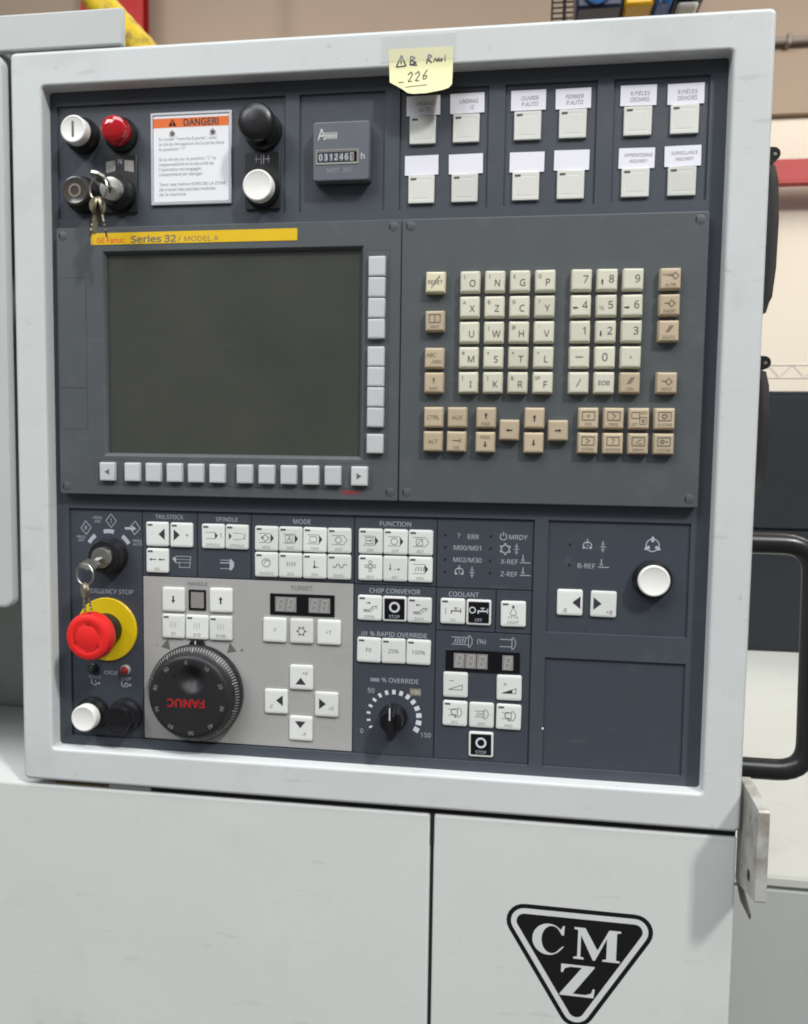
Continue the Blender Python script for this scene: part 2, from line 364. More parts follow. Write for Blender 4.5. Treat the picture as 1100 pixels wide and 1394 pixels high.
# ------------------------------------------------------------------ lathe enclosure round the console
def U(u0, u1, v0, v1, d0, d1, mt, r=0.02, ch=0.0, n=3):      # plate given by console-layout corners, verts in world mm
    mb = MB(); c = W((u0 + u1) / 2, (v0 + v1) / 2, 0)
    lay = [(0, d0), (0, d1 - ch), (ch * 0.3, d1 - ch * 0.3), (ch, d1)] if ch else [(0, d0), (0, d1)]
    mb.plate(u1 - u0, v1 - v0, r, lay, mt, n=n, cap0=True); return mb, c
le = thing('lathe_enclosure', 'pale grey lathe enclosure wall with overhanging top cover at the left edge', 'machine', W(-300, 1650, -150))
mb, c = U(-700, -20, -166, 1648, -420, -190, 'dark_grey_paint'); part('inner_wall', mb, le, c)
mb, c = U(-700, 66.4, -166, -137.4, 7, 12, 'enclosure_paint', r=1.5, ch=1.6); part('top_cover', mb, le, c)
mb, c = U(-700, -40, -165, -138.2, -400, 6.9, 'enclosure_paint', r=1.5); part('roof_panel', mb, le, c)
mb, c = U(-700, -37.2, -136.8, 318, 4, 12, 'enclosure_paint', r=9, ch=3.0, n=5)
sd = part('sliding_door', mb, le, c)

# base cabinet
bc = thing('base_cabinet', 'pale grey base cabinet with two doors under the control console', 'cabinet', W(250, 1650, -100))
mb, c = U(-330, 556.5, 472.2, 1650, -185, 4.5, 'door_paint', r=2, ch=1.5); part('body', mb, bc, c)
mb, c = U(-330, 321.2, 470.9, 1560, 4.6, 8, 'door_paint', r=2.5, ch=2.4); part('door', mb, bc, c)
mb, c = U(324.0, 557, 470.9, 1560, 4.6, 8, 'door_paint', r=2.5, ch=2.4); dr = part('door', mb, bc, c, 'cabinet door carrying the black triangular emblem')
mb, c = U(320.6, 324.6, 472.4, 1558, 4.55, 5.6, 'gap_black'); part('door_gap_shade', mb, bc, c)  # black strip painting the shade inside the gap between the doors
mb = MB(); mb.line([(0, 0), (0.4, -18), (-0.2, -24)], 1.7, 0, 'gap_black'); part('door_seal', mb, bc, W(322.6, 471.3, 8.02), 'torn strip of black seal in the door gap')
# emblem
def rtri(r, n=8):
    C = [(398, 553), (483.4, 553.6), (440.6, 622.3)]; C = [(u - 440, 580 - v) for u, v in C]
    P = []
    for i in range(3):
        a, b, c2 = C[i - 1], C[i], C[(i + 1) % 3]
        n0 = math.atan2(b[0] - a[0], -(b[1] - a[1])); n1 = math.atan2(c2[0] - b[0], -(c2[1] - b[1]))
        while n1 > n0: n1 -= 2 * math.pi
        while n1 < n0 - math.pi: n1 += 2 * math.pi
        for k in range(n + 1):
            t = n0 + (n1 - n0) * k / n; P.append((b[0] + r * math.cos(t), b[1] + r * math.sin(t)))
    return P
el = W(440, 580, 8.1)
mb = MB(); mb.pts(rtri(14.2), 0, 'black_print'); em = part('emblem', mb, dr, el, 'black triangular emblem reading CMZ')
EMP = em
mb = MB(); mb.pts(rtri(10.6), 0.12, 'emblem_white'); mb.pts(rtri(6.2), 0.24, 'black_print')
Cp = [(12.6 * math.cos(R_(a)), 12.9 * math.sin(R_(a))) for a in range(42, 313, 10)] + [(12.4, -5.0), (11.6, -4.7)] + [(2.6 + 8.0 * math.cos(R_(a)), 11.3 * math.sin(R_(a))) for a in range(318, 38, -10)] + [(10.4, 4.4), (12.0, 4.4), (12.4, 12.2), (11.2, 12.2)]
mb.pts(Cp, 0.36, 'emblem_white', 417.2 - 440, 580 - 566.0, 1.0, R_(-0.8))
Mp = [(0, 26), (8.5, 26), (18.5, 8.5), (27, 26), (36, 26), (36, 24.6), (33, 24), (33, 2), (36, 1.4), (36, 0), (22.5, 0), (22.5, 1.4), (25.5, 2), (25.5, 19), (16.8, 0), (15.2, 0), (5.4, 20), (5.4, 2.2), (8, 1.4), (8, 0), (0, 0), (0, 1.4), (3, 2.2), (3, 23.8), (0, 24.6)]
mb.pts(Mp, 0.36, 'emblem_white', 437.0 - 440, 580 - 579.9, 1.0, R_(-0.6))
Zp = [(0, 26), (26, 26), (26, 25), (9.8, 1.9), (19.5, 1.9), (24, 3.6), (25.3, 7.4), (26.8, 7.4), (26, 0), (-0.5, 0), (-0.5, 1), (16.2, 24.1), (7, 24.1), (2.8, 22.4), (1.4, 19), (0, 19)]
mb.pts(Zp, 0.36, 'emblem_white', 427.6 - 440, 580 - 611, 1.0, R_(-0.6))
# the artwork sits on the emblem: joined into one flat print
emm = mb.mesh('emblem_print', None); eo = link(bpy.data.objects.new('emblem_print', emm), dr, el)

# bracket
bk = thing('steel_bracket', 'scuffed bare steel bracket plate jutting out at the lower right corner of the frame', 'bracket', W(565, 505, 10))
mb = MB()
pr = [(-6, -428.5), (44, -433), (45.5, -434.5), (45.5, -500), (44, -501.5), (2, -510), (-6, -510)]     # (d, -v)
mb.loft([[(560.6, d, z) for d, z in pr], [(561.4, d, z) for d, z in pr], [(567.6, d, z) for d, z in pr], [(568.4, d * 0.985 + 0.4, z) for d, z in pr]], 'bracket_steel')
part('plate', mb, bk, W(0, 0, 0))
mb = MB(); mb.loft([[(559.5, d, z) for d, z in ((4, -508), (-4, -530), (20, -536), (24, -522))], [(560.4, d, z) for d, z in ((4, -508), (-4, -530), (20, -536), (24, -522))]], 'print_pale_grey'); 
part('bolt_hole', MB().loft([[(560.45, 28 + 3.4 * math.cos(t * 0.5236), -490 + 4.6 * math.sin(t * 0.5236)) for t in range(12)]], 'gap_black', False, True), bk, W(0, 0, 0))
part('bolt_hole', MB().loft([[(560.45, 26 + 2.2 * math.cos(t * 0.5236), -447 + 2.6 * math.sin(t * 0.5236)) for t in range(12)]], 'conduit_grey', False, True), bk, W(0, 0, 0))
mb = MB(); mb.loft([[(562 + (0 if i < 2 else 0), 2, -506), (562, -10, -512), (566, -10, -530), (569.5, 4, -537), (568.5, 8, -531)] for i in (0,)] + [[(563, 2, -506), (563, -10, -512), (567, -10, -530), (570.5, 4, -537), (569.5, 8, -531)]], 'print_grey'); part('bent_tab', mb, bk, W(0, 0, 0))

# ------------------------------------------------------------------ control console
CC = thing('control_console', 'grey framed machine control console with dark panel, screen, keypad and many buttons', 'control panel', W(265, 466, -60))
# housing
mb = MB()
def ring(u0, u1, v0, v1, r, off, d):
    return [(x, d, z) for x, z in rr(u1 - u0 + 2 * off, v1 - v0 + 2 * off, max(0.3, r + off), 5, (u0 + u1) / 2 - 265, -(v0 + v1) / 2 + 165)]
FO = (-30.6, 557.9, -136.4, 465.9, 5.0); FI = (-3.2, 529.2, -108.4, 437.0, 3.0)
rings = [ring(*FO, 0, d) if o == 0 else ring(*FO, o, d) for o, d in ((0, -160), (0, 9), (-0.7, 10.9), (-2.0, 11.8), (-3.2, 12), (-3.5, 12))]
rings += [ring(*FI, o, d) for o, d in ((2.7, 12), (2.4, 12), (1.3, 11.75), (0.5, 11.1), (0.1, 10.0), (0, -14))]
mb.loft(rings, 'frame_paint', False, False)
part('housing_frame', mb, CC, W(265, 165, 0))
mb, c = U(-28, 556, -135, 463.6, -180, -160.5, 'frame_paint'); part('back_cover', mb, CC, c)
mb, c = U(84, 556, 466.2, 470.6, -150, 6.4, 'gap_black'); part('base_gap_shade', mb, CC, c)  # black strip that paints the shade in the gap under the frame
mb = MB(); mb.box(0, 44, 0, 2.2, -1.6, 0.4, 'rust', 0.3); part('rusty_shim', mb, CC, W(-6, 470.2, 2.2), 'rusty shim in the gap under the frame')
mb = MB(); mb.box(0, 38, 0, 3, -1.4, 1.2, 'frame_paint', 0.3); part('shim', mb, CC, W(44, 469.4, 2.2))

# panel plate with rectangular windows
WIN = [(2.7, 196.3, -97.5, -7.2), (207.5, 275.8, -97.5, -7.2), (287.3, 355.8, -97.5, -7.2), (368, 436.3, -97.5, -7.5), (448.2, 516.9, -97.5, -8),
       (7.8, 398.3, 232, 429), (408.8, 515.7, 232, 320.6), (408.8, 515.7, 340.5, 429)]
xs = sorted({-10, 538} | {w[0] for w in WIN} | {w[1] for w in WIN}); zs = sorted({-116, 444} | {w[2] for w in WIN} | {w[3] for w in WIN})
mb = MB()
inside = lambda x, z: any(w[0] < x < w[1] and w[2] < z < w[3] for w in WIN)
for i in range(len(xs) - 1):
    for j in range(len(zs) - 1):
        if not inside((xs[i] + xs[i + 1]) / 2, (zs[j] + zs[j + 1]) / 2):
            mb.rect(xs[i] - 265, xs[i + 1] - 265, 165 - zs[j + 1], 165 - zs[j], 0, 'panel_plastic')
for u0, u1, v0, v1 in WIN:      # chamfered reveals
    a = [(u0 - 265, 0, 165 - v1), (u1 - 265, 0, 165 - v1), (u1 - 265, 0, 165 - v0), (u0 - 265, 0, 165 - v0)]
    q = 0.5; b = [(u0 + q - 265, -2.2, 165 - v1 + q), (u1 - q - 265, -2.2, 165 - v1 + q), (u1 - q - 265, -2.2, 165 - v0 - q), (u0 + q - 265, -2.2, 165 - v0 - q)]
    for k in range(4): l = (k + 1) % 4; mb.poly([a[k], a[l], b[l], b[k]], 'panel_plastic')
part('panel_plate', mb, CC, W(265, 165, 0), smooth=None)
D0 = -1.6
def inset(u0, u1, v0, v1, mt='membrane_blue', name='inset_panel'):
    mb, c = U(u0, u1, v0, v1, D0 - 1.5, D0, mt, r=0.3, ch=0.15, n=1)
    return part(name, mb, CC, c)
for w in WIN[:5]: inset(w[0] + .3, w[1] - .3, w[2] + .3, w[3] - .3, 'panel_plastic')
for w in WIN[6:]: inset(w[0] + .3, w[1] - .3, w[2] + .3, w[3] - .3, 'membrane_blue')
g = 0.45
SEC = [('status', 8.1, 73.1, 232.3, 428.7), ('tail', 73.1, 121.4, 232.3, 287.8), ('spin', 121.4, 168, 232.3, 287.8), ('mode', 168, 254.7, 232.3, 287.8),
       ('func', 254.7, 321.7, 232.3, 288.1), ('lamp', 321.7, 398, 232.3, 288.4), ('grey', 73.1, 254.5, 287.8, 428.0), ('feed', 254.5, 321.8, 288.1, 428.7),
       ('cool', 321.8, 369.5, 288.4, 323.2), ('light', 369.5, 398, 288.4, 323.2), ('speed', 321.8, 398, 323.2, 428.7)]
mb, c = U(8, 398.1, 232.2, 428.8, D0 - 3, D0 - 0.5, 'gap_black'); part('backing_sheet', mb, CC, c)
SECO = {}
for n_, u0, u1, v0, v1 in SEC:
    SECO[n_] = inset(u0 + g, u1 - g, v0 + g, v1 - g, 'membrane_grey' if n_ == 'grey' else 'membrane_blue', 'membrane_panel')
def legend(sec, fn, u, v, d=D0 + 0.12, name='legend'):
    mb = MB(); fn(mb); return part(name, mb, SECO.get(sec) if isinstance(sec, str) else sec, W(u, v, d), smooth=None)

# ---- membrane buttons
BTN = {}
def button_mesh(kind):
    if kind in BTN: return BTN[kind]
    mb = MB()
    if kind == 'membrane':
        mb.plate(19.7, 20.4, 1.7, [(0, 0), (0, 1.0), (0.25, 1.5), (0.9, 1.75), (2.4, 1.85)], 'button_white', n=4)
    elif kind == 'stop':
        mb.plate(19.7, 20.4, 1.7, [(0, 0), (0, 1.0), (0.25, 1.5), (0.9, 1.75), (1.5, 1.8)], 'button_white', n=4)
        mb.plate(16.6, 17.0, 0.8, [(0, 1.8), (0.1, 1.95)], 'display_black', n=2)
    elif kind == 'square':
        mb.plate(20.2, 21.0, 0.5, [(0, 0), (0, 1.6), (0.3, 2.0), (1.6, 2.1), (3.0, 1.98), (3.2, 1.94), (3.5, 2.02), (4.2, 2.08)], 'button_lens', n=2)
    elif kind == 'key':
        mb.plate(15.4, 16.6, 1.0, [(0, 0), (0.15, 2.0), (0.55, 4.2), (0.9, 4.9), (1.5, 5.2), (3.2, 5.05)], 'key_cream', n=3)
    elif kind == 'key_tan':
        mb.plate(15.4, 16.2, 1.0, [(0, 0), (0.15, 2.0), (0.55, 4.2), (0.9, 4.9), (1.5, 5.2), (3.2, 5.05)], 'key_tan', n=3)
    elif kind == 'key_yellowed':
        mb.plate(15.4, 16.6, 1.0, [(0, 0), (0.15, 2.0), (0.55, 4.2), (0.9, 4.9), (1.5, 5.2), (3.2, 5.05)], 'key_yellowed', n=3)
    elif kind == 'soft':
        mb.plate(13.4, 15.4, 0.8, [(0, 0), (0.1, 2.4), (0.45, 3.2), (1.2, 3.5), (2.2, 3.45)], 'softkey_white', n=3)
    BTN[kind] = mb.mesh(kind); return BTN[kind]
def button(u, v, icon=None, kind='membrane', led=True, base=D0, name='push_button', top=None, parent=None):
    o = part(name, button_mesh(kind), parent or CC, W(u, v, base))
    if kind != 'square': o.rotation_euler = (R_(random.uniform(-.5, .5)), R_(random.uniform(-.7, .7)), R_(random.uniform(-.5, .5)))
    top = top if top is not None else {'membrane': 1.85, 'stop': 1.95, 'square': 2.1, 'key': 5.2, 'key_tan': 5.2, 'key_yellowed': 5.2, 'soft': 3.5}[kind]
    if led and kind in ('membrane', 'square'):
        mb = MB(); zt = 8.6 if kind == 'membrane' else 8.7
        mb.rect(-8.3, -3.9, zt - 1.7, zt - 0.1, 0, 'print_grey')
        for i in range(3): mb.rect(-8.0 + i * 1.4, -7.1 + i * 1.4, zt - 1.3, zt - 0.5, 0.05, 'print_dark')
        part('indicator', mb, o, W(u, v, base + top + 0.08), smooth=None)
    if icon:
        mb = MB(); icon(mb); part('legend', mb, o, W(u, v, base + top + 0.10), smooth=None)
    return o

# ---- little drawing vocabulary for legends (mm, centred on the button)
PG, PD, PW, PB = 'print_grey', 'print_dark', 'print_white', 'print_bright'
def T(s, h, x=0, z=0, mt=PG, **k): return lambda m: m.text(s, h, x, z, 0, mt, **k)
def seq(*fs):
    def f(m):
        for q in fs: q(m)
    return f
def tri(x, z, w, h, a=0, mt=PD): return lambda m: m.pts([(-w / 2, -h / 2), (w / 2, 0), (-w / 2, h / 2)], 0, mt, x, z, 1, R_(a))
def ln(P, w=0.45, mt=PG, closed=False, d=0.0): return lambda m: m.line(P, w, d, mt, closed)
def circ(r, x=0, z=0, w=0.5, mt=PG, a0=0, a1=360): return lambda m: m.arc(r, w, a0, a1, 0.01, mt, x, z)
def arrow(x, z, l, a, w=0.7, hw=2.4, mt=PD):
    c = R_(a)
    P = [(-l / 2, -w / 2), (l / 2 - hw * 0.8, -w / 2), (l / 2 - hw * 0.8, -hw / 2), (l / 2, 0), (l / 2 - hw * 0.8, hw / 2), (l / 2 - hw * 0.8, w / 2), (-l / 2, w / 2)]
    return lambda m: m.pts(P, 0, mt, x, z, 1, c)
def tape(filled=True):
    b = [ln([(-6, 4.2), (3.6, 4.2)], 0.35), ln([(-6, -3.2), (3.6, -3.2)], 0.35)]
    b.append(tri(5.0, 0.5, 2.8, 7.4) if filled else ln([(3.6, 4.2), (6.6, 0.5), (3.6, -3.2)], 0.4))
    return seq(*b)
cap_ = lambda s: T(s, 2.2, 0, -7.0, 'print_pale_grey')
sq = lambda x, z, w, h, lw=0.4: ln([(x - w / 2, z - h / 2), (x + w / 2, z - h / 2), (x + w / 2, z + h / 2), (x - w / 2, z + h / 2)], lw, PG, True)
zig = lambda x, z, n=4: seq(*[ln([(x + i * 2.1 - n, z - 1.6), (x + i * 2.1 - n + 1.0, z + 1.6)], 0.6) for i in range(n)])

# tailstock / spindle / mode / function / chip / rapid
button(86.9, 252.1, seq(T('-', 3, -4.5, 0.5, 'print_pale_grey'), tri(4, 0, 5.4, 9.5, 180)))
button(108.2, 252.3, seq(tri(-4, 0, 5.4, 9.5), T('+', 4, 5, 0, PG)))
button(86.9, 274.4, seq(arrow(-4, 1, 6, 180), arrow(4, 1, 6, 180), cap_('REF')))
button(135.7, 252.5, seq(ln([(-6, 3.2), (2, 3.2)], .35), ln([(-6, -2), (2, -2)], .35), tri(3, 0.6, 2.6, 6), T('1', 4, 6.6, .6), cap_('SPINDLE')))
button(156.2, 252.6, seq(tri(-5.5, 0.6, 2.4, 6), ln([(-3, 3.2), (4, 3.2)], .35), ln([(-3, -2), (4, -2)], .35), T('2', 4, 6.4, .6), cap_('SPINDLE')))
MODE = [('MEM', seq(tape(), ln([(-3.6, .5), (-1, 3.2), (2.4, .5), (-1, -2.4)], .5, PG, True), tri(-3.2, .8, 2, 2.4))), ('MDI', seq(tape(), sq(-1.2, .5, 6, 5.6, .35), T('A', 4, -1, .5))), ('TAPE', seq(tape(), sq(-1.2, .5, 5.6, 4.4))), ('EDIT', seq(tape(False), circ(2.5, -.6, .5))),
        ('HANDLE', seq(circ(3.4, 0, 1.6), circ(2.0, .5, 1.6, .5, PG, 30, 200))), ('JOG', zig(1, 1.2, 4)), ('ZRN', seq(tri(0, 0, 2.6, 3, 90), ln([(0, 1), (0, 4.6)], .6, PD), ln([(0, -.8), (3.4, -.8)], .5))), ('RAPID', seq(*[circ(1.4, -3.6 + 2.8 * i, 1, .6, PG, 0 if i % 2 else 180, 180 if i % 2 else 360) for i in range(4)]))]
for i, (s, f) in enumerate(MODE): button(181.4 + 20.35 * (i % 4), 253.1 if i < 4 else 274.6, seq(f, cap_(s)))
FUN = [('SBK', seq(tape(), sq(-1, .5, 6, 4.8), arrow(-1, .5, 4.4, 0, .4, 1.8)), 1), ('OSP', seq(tape(), circ(2.6, -1, .5)), 1), ('BDT', seq(tape(False), sq(-1, .3, 5, 5), ln([(-3, -1.8), (1, 2.4)], .4)), 1),
       ('MLK', seq(*[sq(x, z + 1.4, 2.2, 2.2) for x, z in ((0, 3.2), (0, -3.2), (3.2, 0), (-3.2, 0))], circ(1.5, 0, 1.4)), 1), ('RST', seq(tri(-4, .2, 2, 2.2, 90), ln([(-4, 1), (-4, 4)], .6, PD), T('..', 3, 0, -.4), tri(3, -.2, 2, 2, 45)), 0), ('DRN', seq(tape(), zig(0, .5, 4)), 1)]
for i, (s, f, l) in enumerate(FUN): button(268.2 + 20.3 * (i % 3), 252.8 if i < 3 else 274.4, seq(f, cap_(s)), led=bool(l))
conv = lambda a: seq(arrow(-1, 4.2, 4, a, .5, 2), ln([(-5, -1.6), (0, -1.6), (3, 1.6), (6.4, 1.6)], .6), ln([(-4, -3), (1, -3), (4, .2), (6.4, .2)], .4), seq(*[circ(.8, x, -2.2, .35) for x in (-4, -1.6)]))
button(268.0, 307, seq(conv(0), cap_('FORW')))
stopi = seq(circ(3.6, 0, 1.5, 1.5, PB), T('STOP', 2.6, 0, -6.2, PW))
button(288.4, 307.1, stopi, 'stop', name='stop_button')
button(308.7, 307.2, seq(conv(180), cap_('BACK')))
for u, s in ((267.8, 'F0'), (288, '25%'), (308.4, '100%')): button(u, 341.6, T(s, 3.2, 0, 0, PG))
# coolant, light, spindle speed
tap = lambda mt: seq(ln([(-3.4, 0), (4, 0)], 1.0, mt), ln([(4, -1.4), (4, 2)], .7, mt), ln([(0, .3), (0, 2.2)], .6, mt, d=.02), ln([(-1.4, 2.4), (1.6, 2.4)], .6, mt, d=.03), ln([(-3.4, .3), (-3.4, -1.8)], 1, mt, d=.04))
def sh(f, x, z):
    def g_(m):
        o = m.T; m.T = Matrix.Translation((x, 0, z)); f(m); m.T = o
    return g_
button(335.4, 306.9, seq(ln([(-5.6, -2.4), (-5.6, 2.4)], .45), sh(tap(PG), 2.4, .4), cap_('ON')))
button(356.1, 307.1, seq(circ(2.3, -5, 1.8, .8, PB), sh(tap(PB), 3, 1.2), T('OFF', 2.4, 0, -6.0, PW)), 'stop', name='stop_button')
button(383.3, 307.2, seq(ln([(0, 5.6), (-2.6, .6), (-1.4, -1), (1.4, -1), (2.6, .6)], .45, PG, True), circ(.7, 0, 5.8, .7, PD), *[ln([(2.0 * x, -1.6), (3.0 * x, -3.6)], .45) for x in (-1.3, -.5, .5, 1.3)], T('LIGHT', 2.3, 0, -6.6)))
wedge = lambda z: ln([(-5.5, z - 2), (5.5, z - 2), (5.5, z + 2)], .5, PG, True)
button(338.7, 366.6, seq(ln([(-4.6, 3.4), (-1.4, 3.4)], .45), wedge(-1.8)), led=False)
button(381.4, 366.8, seq(T('+', 4.0, -3.2, 3.0, PG), wedge(-2.2), lambda m: m.pts([(-5, -4.2), (2.6, -4.2), (2.6, -1.2)], .05, PD)), led=False)
chuck = seq(ln([(-5.2, 3.4), (2, 3.4)], .4), ln([(-5.2, -1.4), (2, -1.4)], .4), ln([(2, 4.6), (3.6, 4.6), (5.4, 2.4), (5.4, 0), (3.6, -2.6), (2, -2.6)], .5, PG, True))
button(338.7, 390.0, seq(chuck, circ(2.4, -.6, 1.4, .6, PD, 60, 300), tri(.6, -2.8, 1.8, 1.8, -40), cap_('REV')))
button(360.0, 390.2, seq(chuck, T('JOG', 2.2, -1.4, 1), cap_('MDI')), led=False)
button(381.6, 390.4, seq(chuck, circ(2.4, -.6, 1.4, .6, PD, 60, 300), tri(.6, -2.8, 1.8, 1.8, -40), cap_('FWD')))
button(360.1, 414.2, stopi, 'stop', name='stop_button')
# handle and turret keys on the grey sheet
dn = lambda a: arrow(0, 0, 6.4, a, 1.4, 3.4)
button(100.8, 306.8, dn(-90), led=False); button(142.3, 305.9, dn(90), led=False)
for u, s in ((100.6, 'X1'), (121.4, 'X10'), (142.1, 'X100')): button(u, 329.5, seq(T('|||', 3.6, 0, 1.4, 'print_pale_grey'), T(s, 2.7, 0, -6.4, PG)))
button(188.6, 328.7, T('-T', 3, 0, 0), led=False); button(234.4, 328.7, T('+T', 3, 0, 0), led=False)
button(211.4, 328.7, seq(circ(2.7, 0, 0, .7), *[ln([(2.6 * math.cos(R_(a)), 2.6 * math.sin(R_(a))), (4 * math.cos(R_(a)), 4 * math.sin(R_(a)))], 1.1) for a in range(0, 360, 60)]), led=False)
button(211.4, 367.4, seq(tri(-.4, -3, 5.8, 9, 90), T('+X', 2.9, 3.4, 3.6, PG, shear=.2)), led=False)
button(190.0, 388.8, seq(tri(3.0, 1, 5.8, 9, 180), T('-Z', 2.9, -4.4, -4, PG, shear=.2)), led=False)
button(232.8, 388.9, seq(tri(-3.2, .4, 5.8, 9), T('+Z', 2.9, 4.2, -3, PG, shear=.2)), led=False)
button(211.2, 410.4, seq(tri(-.4, 3.2, 5.8, 9, -90), T('-X', 2.9, 3, -4.4, PG, shear=.2)), led=False)
button(426.8, 296.2, seq(tri(5.0, 0.2, 6.2, 10, 180), T('-B', 3, -4, -6.2, PG)), led=False)
button(452.5, 296.5, seq(tri(-4.6, 0.2, 6.2, 10), T('+B', 3, 4.6, -6.2, PG)), led=False)

# seven segment displays
def digit(m, x, z, h=8.4):
    w = h * .5; s = .16
    def P(a, b): return [(x + p[0] + s * p[1], z + p[1]) for p in (a, b)]
    for a, b in (((-w / 2, h / 2), (w / 2, h / 2)), ((-w / 2, 0), (w / 2, 0)), ((-w / 2, -h / 2), (w / 2, -h / 2)), ((-w / 2, .4), (-w / 2, h / 2 - .4)), ((w / 2, .4), (w / 2, h / 2 - .4)), ((-w / 2, -h / 2 + .4), (-w / 2, -.4)), ((w / 2, -h / 2 + .4), (w / 2, -.4))):
        m.line(P(a, b), .95, .2, 'digit_segment')
def display(u, v, w, h, lens, digits, parent):
    mb = MB(); mb.plate(w, h, .4, [(0, 0), (0, .5), (.3, .7)], 'display_black', n=1); o = part('digit_display', mb, CC, W(u, v, D0))
    mb = MB()
    for x, lw in lens: mb.plate(lw, h * .68, .2, [(0, 0), (.1, .12)], 'digit_lens', cx=x, n=1)
    for x in digits: digit(mb, x, 0, h * .50)
    for k in range(len(mb.v)):
        pass
    o2 = part('lens', mb, o, W(u, v, D0 + 0.72), smooth=None); return o
display(211.5, 307.2, 54.4, 18.0, [(-13.8, 18), (14.6, 18)], [-18, -9.4, 10.4, 19], 'grey')
display(359.9, 346.9, 59.0, 17.6, [(-18.6, 8.8), (-9.4, 8.8), (-.3, 8.6), (20, 8.6)], [-18.6, -9.4, -.3, 20], 'speed')
mb = MB(); mb.plate(15.1, 17.2, .4, [(0, 0), (0, .6), (1.6, .7), (1.8, .3)], 'display_black', n=1); mb.rect(-5.7, 5.7, -6.8, 6.8, .42, 'digit_lens')
part('digit_display', mb, CC, W(121.4, 306.6, D0))

# printed headings
def head(sec, s, u, v, h=3.6, mt=PW, **k): legend(sec, T(s, h, 0, 0, mt, **k), u, v)
head('tail', 'TAILSTOCK', 97, 237.6, 3.4); head('spin', 'SPINDLE', 147, 238.4, 3.4); head('mode', 'MODE', 211, 238.6, 3.7); head('func', 'FUNCTION', 288, 238.4, 3.7)
head('grey', 'HANDLE', 121.6, 293.0, 3.2, PG); head('grey', 'TURRET', 211, 293.4, 3.6, PG)
head('feed', 'CHIP CONVEYOR', 288.2, 292.9, 3.8); head('cool', 'COOLANT', 343.8, 293.3, 3.7)
head('feed', '% RAPID OVERRIDE', 291.6, 328.3, 3.7); legend('feed', seq(*[ln([(i * 1.8 - 2.6, -1.6), (i * 1.8 - 1.6, 1.6)], .5, PW) for i in range(3)]), 264, 328.4)
legend('feed', seq(*[ln([(i * 1.5 - 3.6, 1.6), (i * 1.5 - 3.0, -1.4), (i * 1.5 - 2.3, 1.6)], .4, PW) for i in range(5)]), 272.8, 366.6); head('feed', '% OVERRIDE', 293.6, 366.2, 3.7)
head('feed', '50', 269.8, 375.4, 3.8); head('feed', '0', 262.3, 409.6, 3.8); head('feed', '150', 315.2, 409.8, 3.8)
mb = MB(); mb.plate(9.4, 6, .4, [(0, 0), (0, .12)], 'sticker_tan', n=1); mb.text('100', 3.4, 0, 0, .2, 'print_bright'); part('sticker', mb, SECO['feed'], W(306.2, 374.8, D0 + .05), 'small tan sticker over the 100 mark', smooth=None)
def ticks(m):
    n = 15
    for i in range(n):
        a = R_(206 - i * (232 / (n - 1))); w = 1.5 + 2.6 * i / (n - 1); t = 2.8 + 1.8 * i / (n - 1); r0 = 20.9 - t / 2; r1 = 20.9 + t / 2
        c, s_ = math.cos(a), math.sin(a)
        m.poly([(r0 * c + s_ * w / 2, 0, r0 * s_ - c * w / 2), (r1 * c + s_ * w / 2, 0, r1 * s_ - c * w / 2), (r1 * c - s_ * w / 2, 0, r1 * s_ + c * w / 2), (r0 * c - s_ * w / 2, 0, r0 * s_ + c * w / 2)], PB)
legend('feed', ticks, 288.6, 396.6)
# icons on the blue sheets
outl = lambda P: ln(P, .5, PW, True)
legend('tail', seq(outl([(-8, 2.6), (-4, 4.6), (8, 4.6), (7, -4.6), (-2, -4.6), (-2, -.6), (-5, -1)]), ln([(-2, -.6), (7.4, -.6)], .4, PW), ln([(-6, 2), (7, 2)], .4, PW), lambda m: m.pts([(-8, 2.4), (-5, 4), (-5, -.6)], .02, PW)), 107.6, 275)
legend('spin', seq(ln([(-6, 3.6), (2, 3.6)], .5, PW), ln([(-6, 1.4), (2, 1.4)], .8, PW), ln([(-6, -3.4), (2, -3.4)], .5, PW), lambda m: m.pts([(2, 4.6), (3.6, 4.6), (5.8, 2), (5.8, -1.6), (3.6, -4.6), (2, -4.6)], .02, PW)), 147.4, 276)
ERRT = [('?', 339, 246.4), ('ERR', 350.6, 247.0), ('M00/M01', 346, 256), ('M02/M30', 346.2, 265.6), ('MRDY', 385.8, 246.4), ('X-REF', 379.2, 265.9), ('Z-REF', 379.2, 275.8)]
for s, u, v in ERRT: head('lamp', s, u, v, 3.7)
axis = seq(ln([(0, -4), (0, 4.4)], .6, PW), tri(0, 1.6, 1.6, 3, -90, PW), tri(0, -1.6, 1.6, 3, 90, PW), ln([(-2, 0), (2, 0)], .5, PW, d=.03))
chk = seq(circ(3.2, 0, 0, .7, PW, -40, 220), *[sh(tri(0, 0, 2.2, 2.2, a, PW), 3.2 * math.cos(R_(a)), 3.2 * math.sin(R_(a))) for a in (90, 210, 330)], ln([(0, 3.2), (0, 5.2)], .8, PW))
refi = seq(ln([(-1.4, -1.2), (-1.4, 5)], .6, PW), ln([(-3.6, -1.2), (4.4, -1.2)], .6, PW, d=.02), tri(-1.4, 0.2, 2.4, 2.8, -90, PW))
legend('lamp', seq(chk, T('1', 3, 0, -.6, PW)), 339.8, 275.4); legend('lamp', axis, 350, 275.6)
legend('lamp', seq(circ(2.6, 0, 0, .6, PW, 120, 420), ln([(0, .6), (0, 3.6)], .6, PW)), 374.2, 246.2)
legend('lamp', seq(circ(3.0, 0, 0, .8, PW), *[sh(circ(.5, 0, 0, .9, PW), 3.7 * math.cos(R_(a)), 3.7 * math.sin(R_(a))) for a in range(30, 390, 60)]), 375.8, 256); legend('lamp', axis, 384.6, 256)
legend('lamp', refi, 391.2, 265.2); legend('lamp', refi, 391.4, 275.2)
